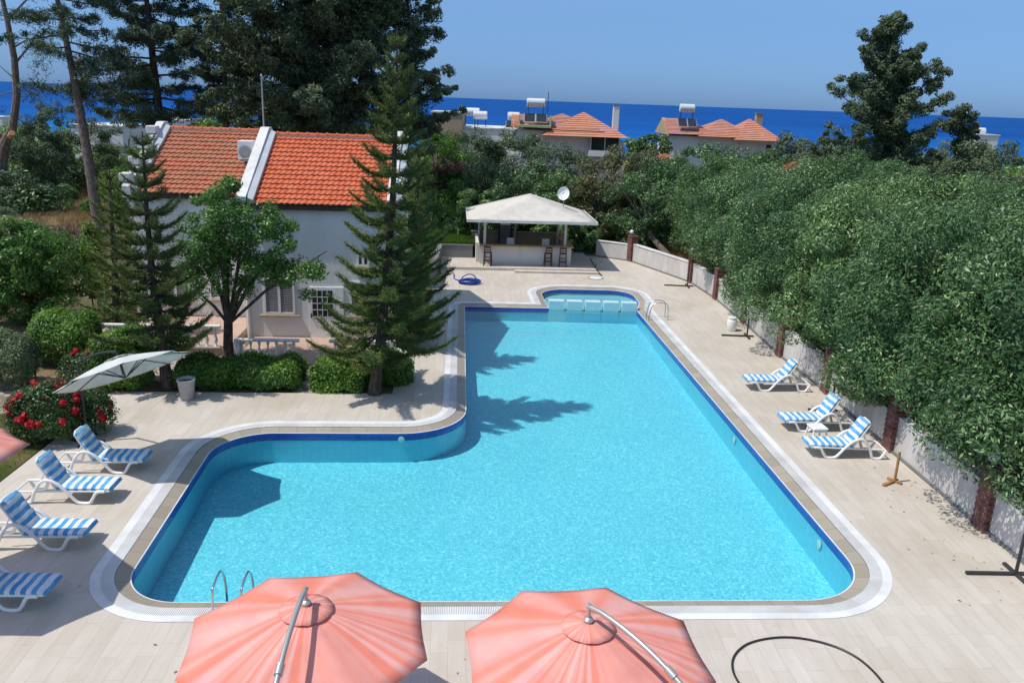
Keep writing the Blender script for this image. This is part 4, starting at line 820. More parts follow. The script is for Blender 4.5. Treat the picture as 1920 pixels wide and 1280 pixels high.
# ============================================================ trees over the right wall
GH = 'trees along the right garden wall'
def P2(v): return (v.x, v.y, 0.)
VAR = [  # four crown shapes shared by the row
    [(-.2, 0, 3.4, 2.3, 2.1, 2.3), (-1.5, .7, 2.3, 1.2, 1.3, 1.25), (1.0, -.6, 3.0, 1.7, 1.7, 1.7), (.2, -1.0, 4.6, 1.2, 1.1, 1.0)],
    [(-.1, .2, 3.7, 2.2, 2.1, 2.1), (-1.6, -.7, 2.3, 1.2, 1.4, 1.25), (-.9, .9, 2.5, 1.4, 1.2, 1.35), (.9, 1.0, 3.0, 1.7, 1.6, 1.6)],
    [(-.4, -.2, 3.2, 2.2, 2.2, 2.2), (-1.6, .3, 2.2, 1.1, 1.6, 1.15), (.3, .6, 4.6, 1.5, 1.5, 1.2), (1.2, -.9, 3.0, 1.6, 1.7, 1.6)],
    [(0, 0, 3.4, 2.2, 2.1, 2.2), (-1.2, .2, 3.5, 1.2, 1.4, 1.2), (-1.3, -.9, 2.2, 1.3, 1.4, 1.2), (.4, .8, 4.5, 1.2, 1.2, 1.0)]]
ROW = [(12.9, 47.8, 1.12, 'tree with pale trunk growing behind the far corner pillar of the deck'), (12.6, 44.2, 1.05, 'tree overhanging the wall at the farthest black parasol stand'), (12.6, 40.8, 1.05, 'tree overhanging the wall just nearer than the farthest parasol stand'),
       (12.6, 37.3, 1.05, 'tree hanging over the third brick pillar from the deck corner'), (12.8, 33.8, 1.08, 'tree overhanging the wall behind the white bucket'), (12.9, 30.6, 1.08, 'tree hanging over the pillar beyond the single lounger'), (12.9, 27.4, 1.08, 'tree hanging over the wall behind the single sun lounger'),
       (13.1, 24.3, 1.12, 'tree overhanging the wall directly behind the paired loungers'), (13.0, 21.3, 1.10, 'tree with low branches beside the dark pillar by the rusty stand'), (13.1, 18.2, 1.10, 'tallest near tree whose dark trunk shows behind the biggest brick pillar')]
for i, (x, y, s_, lab) in enumerate(ROW):
    v = i % 4; tree('broadleaf_tree', lab, 'tree', (x-1.0, y, 0), VAR[v], GREEN['hedge'], k=92, per=700, cr=.64, inner=.62, size=.115, asp=.33, tr=.20, top=(.1, 0, 3.4), nl=16, group=GH, rz=[0, .5, -.4, .3, .2, -.5, .4, .1, -.3, .5][i], key='row%d' % v, scale=(s_, s_, s_*[1, .94, 1.04, .93, 1.05, .95, 1.07, .97, 1.08, 1.0][i]), squash=.8, up=.5, fork=.3)
ROW2 = [(17.0, 49, 1.15, 'round tree in the second row behind the far end of the right wall'), (17.2, 44.5, 1.2, 'tree in the second row below the right far house'), (17.5, 40, 1.2, 'tree in the second row in front of the orange roof by the cypress'), (17.6, 35.5, 1.2, 'tree in the second row below the big cypress'), (18, 31, 1.2, 'tree in the second row right of the big cypress'), (18, 26.8, 1.15, 'tree in the second row at the right edge below the dark tree'), (18.3, 22.8, 1.15, 'tree in the second row reaching the right edge of the photo'),
        (22, 50, 1.15, 'farthest hedge tree directly below the big cypress base'), (22.5, 44.5, 1.15, 'third-row tree right of the big cypress base'), (23, 39, 1.1, 'third-row tree below the dark tree at the right edge'), (23.5, 33, 1.1, 'third-row tree partly cut by the right edge')]
for i, (x, y, s_, lab) in enumerate(ROW2):
    v = (i+2) % 4; tree('broadleaf_tree', lab, 'tree', (x, y, 0), VAR[v], GREEN['hedge'], group=GH, rz=i*1.37, key='row%d' % v, scale=(s_*.98, s_*.98, s_*[.93, 1.0, .9, .97][i % 4]))
tree('broadleaf_tree', 'small bright shrub tree in front of the wall gap at the right edge', 'tree', (12.6, 15.3, 0), [(-.6, 0, 1.75, 1.3, 1.5, 1.0), (.8, .4, 1.9, 1.3, 1.4, 1.2)], GREEN['bush'], k=50, per=330, cr=.42, size=.12, asp=.4, tr=.09, group=GH, up=.5)
# ============================================================ scrub and trees behind the bar
GB = 'trees and shrubs behind the pool bar'
def bgtree(name, label, px, py, Y, rx, rz, mat, k=60, per=200, cr=.7, size=.22, asp=.4, tr=.16, ry=None, group=GB, blobs=None, **kw):
    """crown whose top shows at (px,py) at distance Y"""
    p = atY(px, py, Y); g0 = gh(p.x, Y); zc = p.z-rz-g0; b = [(0, 0, zc, rx, ry or rx, rz)]
    if blobs: b += [(dx, dy, zc+dz, a, a, c) for dx, dy, dz, a, c in blobs]
    b.append((0, 0, max(zc*.5, .8), rx*.75, rx*.75, max(zc*.5, .8)))
    return tree(name, label, 'tree', (p.x, Y, g0), b, mat, k=k, per=per, cr=cr, size=size, asp=asp, tr=tr, group=group, **kw)
O_, B_, C_ = GREEN['olive'], GREEN['brown'], GREEN['cyp']
bgtree('olive_tree', 'grey-green bushy tree below the roof tanks of the flat house', 880, 243, 66, 3.0, 2.9, O_, 80, 230, .75, .24, .3)
bgtree('olive_tree', 'grey-green bushy tree below the solar heater of the middle house', 965, 246, 64, 3.1, 2.9, O_, 80, 230, .75, .24, .3)
bgtree('olive_tree', 'bushy tree left of the white wall of the middle house', 1045, 268, 61, 2.9, 2.7, O_, 80, 230, .72, .22, .35)
bgtree('olive_tree', 'lower olive-coloured tree in front of the bushy trees, above the bar roof', 1005, 300, 57, 2.4, 2.2, GREEN['hedge'], 60, 230, .6, .18, .4)
bgtree('olive_tree', 'olive-coloured tree above the left end of the bar roof', 920, 300, 58, 2.3, 2.2, O_, 60, 220, .6, .2, .35)
bgtree('dry_shrub', 'greyish half-bare shrub between the tall conifer and the olive trees', 840, 290, 62, 1.6, 1.4, GREEN['twig'], 30, 200, .6, .3, .12)
bgtree('broadleaf_tree', 'dark green tree directly right of the tall conifer', 822, 250, 63, 2.0, 2.4, GREEN['bush'], 50, 220, .65, .22, .4)
bgtree('broadleaf_tree', 'dark tree standing low behind the bar roof centre', 960, 335, 54, 2.2, 1.8, GREEN['hedge'], 50, 240, .55, .17, .42)
bgtree('broadleaf_tree', 'dark low tree filling the space right of the dish', 1060, 322, 55, 2.2, 2.2, GREEN['hedge'], 50, 240, .55, .17, .42)
bgtree('shrub', 'bright green leafy shrub left of the bar roof', 893, 352, 51.5, 1.9, 1.7, GREEN['fig'], 50, 240, .42, .16, .5, tr=.08)
bgtree('shrub', 'dark leafy shrub between the conifer and the bright shrub', 850, 345, 54, 1.6, 1.9, GREEN['bush'], 45, 230, .5, .18, .5, tr=.08)
bgtree('shrub', 'low light shrub growing right behind the left bar post', 885, 405, 50.9, 1.2, .8, GREEN['fig'], 30, 200, .35, .16, .5, tr=.05)
bgtree('fig_tree', 'pale green fig shrub behind the right bar post', 1090, 408, 51.2, 1.5, 1.1, GREEN['fig'], 36, 190, .42, .20, .6, tr=.06)
bgtree('fig_tree', 'low fig shrub seen through the bar above its back wall', 1035, 415, 51.3, 1.3, .9, GREEN['fig'], 28, 190, .4, .2, .6, tr=.05)
bgtree('carob_tree', 'brownish open tree beside the middle house, above the corner pillar', 1172, 274, 55, 2.9, 2.7, B_, 85, 230, .65, .2, .4, tr=.18, blobs=[(-1.6, 0, -1, 1.6, 1.3)])
bgtree('carob_tree', 'brown-green tree filling the corner above the garden wall', 1130, 320, 53, 2.3, 2.2, B_, 60, 230, .55, .18, .45, tr=.15)
bgtree('broadleaf_tree', 'green tree right of the brownish open tree', 1235, 300, 54, 2.3, 2.6, GREEN['hedge'], 70, 260, .6, .18, .42)
t_ = bgtree('broadleaf_tree', 'tree with a pale slanting trunk behind the corner of the garden wall', 1200, 322, 51.3, 2.2, 2.3, GREEN['hedge'], 75, 250, .5, .16, .42, tr=0)
mb = MB(); o_ = Vector(t_.location); q0 = at(1232, 462, 0.3)-o_; q1 = atY(1195, 395, 51)-o_; limbs(mb, (9.35-o_.x, 48.6-o_.y, 0), tuple(q1), .24, [tuple(q1+Vector((random.uniform(-1.5, 1.5), random.uniform(-1, 1), random.uniform(.6, 2)))) for _ in range(8)], bend=.2); mb.build('trunk', M['bark2'], t_, True)
bgtree('round_tree', 'dense round tree between the two far red-roofed houses', 1226, 250, 84, 2.1, 2.4, GREEN['hedge'], 60, 220, .6, .25, .45)
bgtree('dark_tree', 'small dark tree at the right corner of the right far house', 1482, 247, 82, 2.0, 3.2, C_, 50, 220, .7, .3, .3)
bgtree('shrub', 'bright banana-like shrub right of the middle house', 1195, 262, 86, 1.2, 1.6, GREEN['fig'], 20, 140, .6, .4, .5)
for i, (px, py, Y, rx, rz, lab) in enumerate([(1545, 262, 75, 3.2, 2.6, 'dark low tree left of the big cypress base'), (1600, 300, 66, 3.0, 2.4, 'dark tree in front of the big cypress trunk'), (1730, 285, 68, 3.4, 3.0, 'dark tree mass right below the big cypress'), (1800, 265, 72, 3.2, 3.0, 'dark tree below the white far building'), (1885, 245, 58, 3.4, 3.4, 'dark round tree at the right edge against the sea'), (1840, 300, 55, 3.0, 2.8, 'dark tree just above the hedge near the right edge'), (1325, 272, 60, 3.2, 3.0, 'green tree in front of the right far house wall'), (1402, 276, 58, 3.4, 3.0, 'green tree below the roof of the right far house'), (1510, 300, 62, 2.6, 1.9, 'dark tree beside the small orange roof')]):
    bgtree('dark_tree' if i not in (6, 7) else 'broadleaf_tree', lab, px, py, Y, rx, rz, C_ if i not in (6, 7) else GREEN['hedge'], 80, 240, .7, .24, .3)
# big cypress
def cyp(label, px, Y, h, base_r, z0=.1, **kw):
    p = atY(px, 300, Y); return conifer('cypress_tree', label, 'cypress', (p.x, Y, 0), h, z0, kw.pop('Lf'), C_, **kw)
cyp('tall dark cypress towering over the hedge on the right against the sky', 1645, 60, 15.1, 4, .12, Lf=lambda t: (4.6 if t < .5 else 4.6*(1-(t-.5)*1.55))*(.75+.35*abs(math.sin(t*23))), nb=80, cr=.55, per=130, size=.28, asp=.3, tr=.34, up=.3, droop=.1, rise=.55, gap=.12, cl=6, squash=.8)
cyp('smaller dark cypress top right of the tall cypress', 1795, 62, 9.4, 3, .1, Lf=lambda t: 2.6*(1.1-t*.75), nb=40, cr=.5, per=110, size=.3, asp=.3, tr=.2, droop=.1, rise=.5, gap=.15, cl=5, squash=.8)
# ============================================================ tall trees on the left
PN, CY = GREEN['pine'], GREEN['cyp']
def lt(label, px, py, Y, h, z0, Lf, name='pine_tree', **kw):
    p = atY(px, py, Y); return conifer(name, label, 'pine', (p.x, Y, gh(p.x, Y)), h, z0, Lf, kw.pop('mat', PN), group='tall trees behind the house', **kw)
lt('tall pine at the left with a long bare trunk leaning over the dry ground', 186, 415, 50, 19, .42, lambda t: 4.3*(1.15-t*.5), nb=40, cr=.55, per=85, size=.30, asp=.16, tr=.30, droop=.9, rise=.05, cl=5, lean=(-2.2, 1.2), bark='bark2')
lt('tall pine behind the left roof with drooping dark branches', 300, 250, 56, 20, .33, lambda t: 4.6*(1.1-t*.45), nb=62, cr=.58, per=95, size=.32, asp=.18, tr=.34, droop=.6, rise=.1, cl=6)
lt('slender pine whose dark trunk stands above the left roof ridge', 424, 245, 58, 20, .42, lambda t: 3.2*(1.1-t*.4), nb=54, cr=.56, per=90, size=.32, asp=.18, tr=.26, droop=.7, rise=.1, cl=5, bark='bark2')
lt('huge dark cypress behind the house filling the top of the photo', 590, 260, 54, 19, .30, lambda t: (7.2 if t < .62 else 7.6*(1-(t-.62)*1.4))*(.72+.3*abs(math.sin(t*17))), 'cypress_tree', mat=CY, nb=105, cr=.62, per=120, size=.30, asp=.28, tr=.62, droop=.15, rise=.30, cl=8, gap=.1, squash=.75)
lt('dark cypress leaning right beside the tall conifer top', 760, 250, 57, 17.5, .25, lambda t: 3.9*(1.15-t*.7), 'cypress_tree', mat=CY, nb=48, cr=.58, per=110, size=.30, asp=.28, tr=.34, droop=.15, rise=.35, cl=6, gap=.1, squash=.75)
lt('dark cypress joining the left side of the huge cypress', 490, 245, 59, 19, .40, lambda t: 3.4*(1.15-t*.5), 'cypress_tree', mat=CY, nb=30, cr=.58, per=100, size=.30, asp=.25, tr=.3, droop=.3, rise=.2, cl=5, gap=.15)
# forked trunk with a sawn branch at the left edge
p = at(22, 395, 0); o = thing('forked_tree', 'grey forked trunk with a fresh sawn stump at the left edge', 'tree', (p.x, p.y, 0), 0, 'tall trees behind the house')
def rel(px, py, Y): v = atY(px, py, Y)-Vector((p.x, p.y, 0)); return tuple(v)
Yf = p.y; mb = MB(); hose(mb, [(0, 0, -.1), rel(2, 320, Yf), rel(8, 270, Yf)], .42); mb.tube([rel(6, 275, Yf), rel(24, 240, Yf), rel(32, 180, Yf), rel(27, 110, Yf), rel(16, 50, Yf), rel(5, 0, Yf), rel(0, -60, Yf)], [.36, .28, .25, .22, .18, .15, .1], 9); mb.tube([rel(6, 280, Yf), rel(-12, 240, Yf), rel(-40, 200, Yf)], [.3, .25, .2], 8)
mb.tube([rel(28, 120, Yf), rel(60, 80, Yf), rel(95, 50, Yf)], [.09, .06, .03], 5); mb.tube([rel(24, 90, Yf), rel(50, 75, Yf), rel(80, 78, Yf)], [.07, .05, .02], 5); mb.tube([rel(14, 40, Yf), rel(40, 10, Yf), rel(70, -20, Yf)], [.1, .07, .04], 5); mb.tube([rel(30, 150, Yf), rel(-5, 120, Yf)], [.06, .02], 5); mb.tube([rel(30, 170, Yf), rel(-5, 180, Yf)], [.05, .02], 5)
mb.build('trunk', M['bark2'], o, True); mb = MB(); a_ = Vector(rel(18, 258, Yf)); b_ = Vector(rel(23, 249, Yf-.55)); mb.tube([a_, b_], [.2, .19], 12); mb.build('sawn_stump', M['cut'], o)
C = np.array([rel(px, py, Yf+dy) for px, py, dy in [(60, 85, .5), (80, 60, 0), (95, 50, -.5), (75, 120, .3), (60, 150, 0), (70, 30, 1), (45, 20, 0), (80, 100, -.3), (55, 175, 0), (-10, 200, 0), (68, 175, 0)]]); V, Q, T = clump_leaves(C, np.full(len(C), .8), 130, .30, .16, .8, .2, .8, .8, .1); npmesh('crown', V, Q, PN, T, o)
# middle distance on the left
GL = 'trees and bushes behind the garden on the left'
LB = [('dark_tree', 'dark bushy tree against the sea at the far left', 105, 178, 72, 3.6, 4.2, C_, .3), ('dark_tree', 'dark tree between the sea and the tall leaning pine', 62, 215, 68, 2.2, 3.0, C_, .3), ('dark_tree', 'dark tree behind the tall leaning pine', 235, 190, 74, 3.0, 4.5, C_, .3), ('dark_tree', 'small dark tree against the sea below the slender pine', 400, 190, 75, 2.2, 3.4, C_, .3), ('dark_tree', 'small dark tree against the sea right of the antenna mast', 462, 178, 76, 2.4, 3.6, C_, .3), ('dark_tree', 'dark low tree beneath the huge cypress', 690, 215, 70, 3.2, 3.6, C_, .3),
      ('green_bush', 'big round green bush at the left between forked trunk and pine', 70, 262, 78, 3.8, 2.5, GREEN['bush'], .45), ('green_bush', 'green bush left of the tall pine trunk', 135, 272, 80, 2.8, 2.3, GREEN['bush'], .45), ('green_bush', 'green bush right of the tall pine trunk near the roof', 215, 272, 78, 3.2, 2.3, GREEN['bush'], .45), ('green_bush', 'grey-green bush at the foot of the forked trunk', 30, 325, 60, 2.2, 1.4, GREEN['olive'], .4),
      ('green_bush', 'dark green bush behind the left araucaria', 235, 318, 56, 1.4, 1.8, GREEN['bush'], .45), ('palm_like_bush', 'yellowish bush top above the red roof ridge', 545, 225, 62, 1.4, 1.4, GREEN['ygreen'], .15), ('green_bush', 'green bush top above the right roof ridge', 400, 228, 63, 1.2, 1.3, GREEN['bush'], .4), ('dark_tree', 'dark tree behind the middle of the red roof', 655, 230, 62, 2.4, 2.6, C_, .3)]
for nm, lab, px, py, Y, rx, rz, mt, asp in LB: bgtree(nm, lab, px, py, Y, rx, rz, mt, 70, 230, .62, .22, asp, tr=.12, group=GL)
def shrub(name, label, px, py, d, rz, mat, n, z=0., **kw):
    q = at(px, py, 0); return hedge(name, label, kw.pop('cat', 'shrub'), (q.x, q.y, z), d, rz, mat, n, **kw)
shrub('small_shrub', 'small grey-green shrub alone on the dry ground', 125, 378, (1.7, 1.5, 1.25), 0, GREEN['fig'], 5000, size=.14, rnd=.8)
shrub('small_shrub', 'little dark shrub at the foot of the tall leaning pine', 167, 400, (1.0, 1.0, .9), 0, GREEN['bush'], 2500, size=.13, rnd=.8)
# citrus tree by the house and at the far left
p = at(428, 682, 0)
o = tree('citrus_tree', 'leafy citrus tree with forked trunk in front of the house window', 'tree', (p.x, p.y, 0), [(0, 0, 0, 1, 1, 1)], GREEN['citrus'], k=3, per=5, tr=0); [bpy.data.objects.remove(c) for c in list(o.children)]
def rc(px, py, Y): v = atY(px, py, Y)-Vector((p.x, p.y, 0)); return tuple(v)
bl_ = []
for px, py, dy, rx, rz in [(395, 400, 0, .95, .75), (440, 375, .3, .8, .65), (470, 420, 0, 1.0, .8), (385, 460, -.2, .95, .8), (430, 470, .6, 1.1, .8), (500, 470, 0, .95, .8), (545, 500, -.1, .8, .55), (585, 505, 0, .65, .42), (480, 520, .4, .8, .55), (395, 530, 0, .75, .6), (370, 500, .2, .7, .7), (520, 440, .3, .6, .5), (425, 390, -.6, .7, .6), (590, 545, 0, .35, .22)]:
    c = rc(px, py, p.y+dy); bl_.append((c[0], c[1], c[2], rx, rx, rz))
C, Rr = ell_clumps(bl_, 150, .36, .3); V, Q, T = clump_leaves(C, Rr, 170, .115, .45, .8, .5, 0, .7, .25); npmesh('crown', V, Q, GREEN['citrus'], T, o)
mb = MB(); base = Vector((0, 0, -.1)); f1 = Vector(rc(428, 600, p.y)); mb.tube([base, (.03, 0, .6), f1], [.20, .17, .15], 10)
for px, py, dy, r_ in ((395, 520, .2, .09), (430, 470, .4, .08), (470, 510, -.2, .08), (500, 490, .1, .07), (410, 450, -.3, .07), (455, 430, 0, .06), (385, 560, 0, .05), (560, 505, 0, .05)):
    e_ = Vector(rc(px, py, p.y+dy)); m_ = f1.lerp(e_, .5)+Vector((random.uniform(-.1, .1), 0, .1)); mb.tube([f1-Vector((0, 0, .15)), m_, e_, e_+(e_-m_)*.8], [r_*1.1, r_, r_*.7, .015], 7)
mb.build('trunk', M['bark'], o, True)
p = at(55, 605, 0); tree('citrus_tree', 'dense dark citrus tree at the left edge behind the round bush', 'tree', (p.x, p.y, 0), [(0, 0, 2.65, 2.0, 1.8, 1.5), (1.2, .2, 2.1, 1.4, 1.3, 1.3), (-1.6, 0, 2.4, 1.6, 1.4, 1.6), (.1, -.3, 1.3, 2.2, 1.4, 1.1)], GREEN['citrus'], k=190, per=260, cr=.42, size=.13, asp=.45, tr=.16, up=.5)
# araucarias
p = at(315, 726, 0); araucaria('araucaria', 'shorter araucaria with tiered branches left of the citrus tree', (p.x, p.y, 0), 7.75, .20, 1.75, (-.10, 0), GREEN['arau'], 15, dens=1.35, bow=(-.13, 0))
p = at(702, 738, 0); araucaria('araucaria', 'tallest araucaria with tiered branches in front of the house corner', (p.x, p.y, 0), 10.75, .13, 2.05, (.74, .2), GREEN['arau'], 20, dens=1.4, bow=(.18, 0), rtop=.2)
p = at(775, 640, 0); araucaria('araucaria', 'dark araucaria just behind and right of the tallest one', (p.x-.1, p.y-.6, 0), 7.4, .10, 1.7, (.35, .3), GREEN['arau'], 16, dens=1.1, rtop=.3)
p = at(222, 640, 0); araucaria('araucaria', 'young araucaria with thin foliage left of the shorter one', (p.x, p.y, 0), 6.3, .16, 1.25, (.3, 0), GREEN['arau'], 13, dens=.8)
shrub('columnar_conifer', 'narrow yellow-green conifer left of the young araucaria', 183, 585, (.8, .8, 3.6), 0, GREEN['ygreen'], 9000, size=.12, rnd=.8, cat='conifer')
# hedges and shrubs of the garden
hedge('clipped_hedge', 'low green hedge block left of the citrus trunk by the pot', 'hedge', (*at(392, 717, 0).xy, 0), (1.85, 1.5, .74), .05, GREEN['bush'], 15000, .10, 'clipped hedges along the deck')
hedge('clipped_hedge', 'low green hedge block right of the citrus trunk in front of the balustrade', 'hedge', (*at(502, 717, 0).xy, 0), (2.1, 1.5, .72), .05, GREEN['bush'], 17000, .10, 'clipped hedges along the deck')
hedge('clipped_hedge', 'squarish bright hedge left of the tallest araucaria trunk', 'hedge', (*at(642, 722, 0).xy, 0), (1.65, 1.5, .80), .05, GREEN['bush'], 15000, .10, 'clipped hedges along the deck')
hedge('clipped_hedge', 'rounded hedge right of the tallest araucaria trunk', 'hedge', (*at(732, 712, 0).xy, 0), (1.25, 1.5, .85), .05, GREEN['bush'], 11000, .10, 'clipped hedges along the deck')
hedge('clipped_hedge', 'dark hedge behind the white parasol', 'hedge', (*at(237, 722, 0).xy, 0), (1.35, 1.5, 1.75), .05, GREEN['bush'], 17000, .085)
hedge('clipped_hedge', 'big dark green bush left of the yellow-green conifer foot', 'hedge', (*at(125, 675, 0).xy, 0), (2.1, 1.9, 1.6), .1, GREEN['bush'], 20000, .09, rnd=.5)
hedge('round_shrub', 'clipped round grey-green shrub at the left edge', 'shrub', (*at(22, 722, 0).xy, 0), (1.55, 1.55, 1.7), 0, GREEN['grey'], 19000, .07, rnd=.75)
# red roses
def roses(label, p, d, n, nb, seed):
    o = hedge('rose_bush', label, 'rose bush', p, d, 0, GREEN['rose'], n, .075, rnd=.9); rs = random.Random(seed); first = None
    for i in range(nb):
        a = rs.random()*6.28; e = rs.uniform(-.1, 1.35); q = Vector((math.cos(a)*math.cos(e)*d[0]*.52, math.sin(a)*math.cos(e)*d[1]*.52, d[2]*.5+math.sin(e)*d[2]*.52))
        if first is None:
            u = unit(34); V, Q = leafquads(u*.055, u, .085, .85, .35); first = npmesh('bloom', V, Q, GREEN['red'], np.clip(rng.random(34), 0, 1), o); b = first
        else: b = first.copy(); COL.objects.link(b); b.parent = o
        b.location = q; b.rotation_euler = (rs.random()*3, rs.random()*3, 0); s_ = rs.uniform(.8, 1.6); b.scale = (s_,)*3
    return o
roses('big rose bush full of red blooms beside the white parasol pole', (*at(100, 822, 0).xy, 0), (1.9, 1.5, 1.55), 15000, 48, 3)
roses('smaller rose bush with red blooms right of the parasol pole', (*at(175, 812, 0).xy, 0), (.95, .9, 1.15), 5000, 16, 5)
roses('rose bush with few blooms behind the parasol canopy', (*at(165, 722, 0).xy, 0), (1.3, 1.1, 1.1), 6000, 9, 9)
# palm fronds at the left edge
p = at(-25, 500, 0); o = thing('palm_tree', 'palm fronds reaching into the photo at the left edge', 'palm', (p.x, p.y, 0)); mb = MB(); mb.tube([(0, 0, -.1), (0, 0, 2.6)], [.2, .16], 10); mb.build('trunk', M['bark2'], o)
P = []; D = []
for k in range(22):
    a = k*2.4; el = random.uniform(.1, 1.2); L = 1.7
    for j in range(46):
        f = j/46; q = Vector((math.cos(a)*L*f, math.sin(a)*L*f, 2.6+L*f*math.sin(el)-L*.75*f*f)); 
        for sg in (-1, 1): d = Vector((-math.sin(a)*sg, math.cos(a)*sg, -.3)).normalized()*.7+Vector((math.cos(a), math.sin(a), 0))*.6; P.append(q+d*.17); D.append(d.normalized())
V, Q = leafquads(np.array(P), np.tile([0, 0, 1.], (len(P), 1)), .42, .09, .3, np.array(D)); npmesh('fronds', V, Q, GREEN['olive'], rng.random(len(P)), o)
# brushwood heap, dry grass, lawn
p = at(110, 462, 0); n = 9000; u = rng.normal(size=(n, 3))*np.array([2.6, 1.5, .01]); r2 = (u[:, 0]/3.6)**2+(u[:, 1]/2.4)**2; u[:, 2] = np.maximum(.05, (1.1-1.0*r2))*rng.random(n)**.5
V, Q = leafquads(u, np.tile([0, 0, 1.], (n, 1)), .55, .05, .9); tag(npmesh('brush_heap', V, Q, GREEN['twig'], rng.random(n)), 'heap of dry brown brushwood behind the garden on the left', 'brush heap'); bpy.data.objects['brush_heap'].location = (p.x, p.y, 0)
def grass(name, poly, n, h, mat, asp=.12, z=0., clump=True):
    xs_ = [q[0] for q in poly]; ys_ = [q[1] for q in poly]; P = np.stack([rng.uniform(min(xs_), max(xs_), n*2), rng.uniform(min(ys_), max(ys_), n*2)], 1); ins = np.zeros(len(P), bool); m = len(poly)
    for i in range(m):
        x1, y1 = poly[i]; x2, y2 = poly[(i+1) % m]; c = ((y1 > P[:, 1]) != (y2 > P[:, 1])) & (P[:, 0] < (x2-x1)*(P[:, 1]-y1)/(y2-y1+1e-12)+x1); ins ^= c
    P = P[ins]; 
    if clump: w = np.sin(P[:, 0]*1.3+P[:, 1]*.7)+np.sin(P[:, 0]*.6-P[:, 1]*1.9)+.7*np.sin(P[:, 0]*3.1+P[:, 1]*2.3); P = P[w+rng.normal(size=len(w))*.8 > -.5]
    k = len(P); Q3 = np.column_stack([P, np.full(k, z+h*.4)]); N = rng.normal(size=(k, 3)); N[:, 2] *= .2; V, Q = leafquads(Q3, N, h, asp, .1, np.tile([0, 0, 1.], (k, 1)))
    return tag(npmesh(name, V, Q, mat, rng.random(k)), kind='stuff')
def G(*pp): return [tuple(at(x, y, 0).xy) for x, y in pp]
def sheet(name, poly, z, mat, kind='structure'):
    mb = MB(); P3 = [Vector((q[0], q[1], z)) for q in poly]; tri = tessellate_polygon([P3]); mb.v = [tuple(q) for q in P3]; mb.f = [tuple(f) for f in tri]; o = mb.build(name, mat); upfix(o); return tag(o, kind=kind)
lawnp = [(-11.9, 17.3), (-11.85, 12), (-12.15, 3), (-22, 3), (-24, 21.5), (-13.3, 22.5), (-12.1, 21.5)]
t = NT('lawn_soil'); n_n = t.noise(t.coord(), .7, 6, .6); rr_ = t.ramp(n_n, 0, [(.35, (.045, .065, .015)), (.5, (.10, .09, .035)), (.65, (.20, .13, .07))]); lawnm = t.done(t.bsdf((rr_, 0), .95, .1))
sheet('lawn', lawnp, -.018, lawnm); grass('lawn_grass', lawnp, 60000, .07, GREEN['grass'], .14)
bk_ = [(-9, 46.9), (-4.35, 47.15), (-2.35, 47.3), (-2.35, 51), (-9, 51.5)]; sheet('grass_bank', bk_, .80, lawnm); grass('bank_grass', bk_, 60000, .34, GREEN['grass'], .07, .8, False)
bk_ = [(-9, 39.6), (-4.25, 39.7), (-4.4, 46.9), (-9, 46.9)]; sheet('grass_bank', bk_, .70, lawnm)
grass('dry_grass', G((40, 430), (260, 430), (250, 340), (60, 350)), 45000, .38, GREEN['dry'], .06)
grass('dry_weeds', [(8.3, 50), (10.4, 45.5), (13, 46), (12, 53), (2, 56), (3, 51.8)], 16000, .6, GREEN['dry'], .05)
grass('terrace_grass', G((330, 655), (450, 655), (440, 640), (330, 640)), 5000, .16, GREEN['grass'], .08)
t = NT('cobbles'); vo = t.n('ShaderNodeTexVoronoi'); vo.inputs['Scale'].default_value = 4.5; t.l(t.coord(), 0, vo, 'Vector'); rr_ = t.ramp(vo, 'Distance', [(.3, (.42, .37, .31)), (.62, (.20, .16, .12))]); cob = t.done(t.bsdf((rr_, 0), .9, .1, bump=(vo, 0), bd=-.03))
sheet('garden_path', G((262, 715), (340, 715), (470, 668), (460, 645), (330, 660)), -.014, cob); sheet('garden_path', G((-40, 790), (90, 745), (110, 705), (-40, 700)), -.014, cob); sheet('garden_path', G((548, 738), (600, 738), (600, 690), (555, 690)), -.014, cob)
tk = thing('garden_kerb', 'low pale kerb edging the bed at the far left', 'kerb', (*at(20, 650, 0).xy, 0), .1); mb = MB(); mb.box((0, 0, .08), (5, .25, .2)); mb.build('kerb_stones', M['parapet'], tk)
# ============================================================ far houses
def hiproof(mb, uv, x0, x1, y0, y1, ze, zr, gl=False, gr=False, tw=.34):
    ym = (y0+y1)/2; d = min((y1-y0)/2, (x1-x0)/2-.02 if not (gl or gr) else 99); xa = x0 if gl else x0+d; xb = x1 if gr else x1-d
    def face(pts, rows=9):
        b = len(mb.v)
    A, B, C_2, D_ = (x0, y0, ze), (x1, y0, ze), (x1, y1, ze), (x0, y1, ze); E1, E2 = (xa, ym, zr), (xb, ym, zr)
    def quadgrid(a, b, c, d_, nr=12):
        a, b, c, d_ = map(Vector, (a, b, c, d_)); nrm = (b-a).cross(d_-a)
        if nrm.length < 1e-6: nrm = (b-a).cross(c-a)
        nrm.normalize(); k0 = len(mb.v)
        for i in range(nr):
            for e_ in (0, 1):
                f = (i+e_)/nr; l = a.lerp(d_, f)+nrm*(.05*(1-e_)); r = b.lerp(c, f)+nrm*(.05*(1-e_)); mb.v += [tuple(l), tuple(r)]; w_ = (r-l).length; uv.extend([(0, i+.5), (w_/tw, i+.5)])
            q = k0+i*4; mb.f.append((q, q+1, q+3, q+2))
    quadgrid(A, B, E2, E1); quadgrid(C_2, D_, E1, E2)
    if not gr: quadgrid(B, C_2, E2, E2)
    if not gl: quadgrid(D_, A, E1, E1)
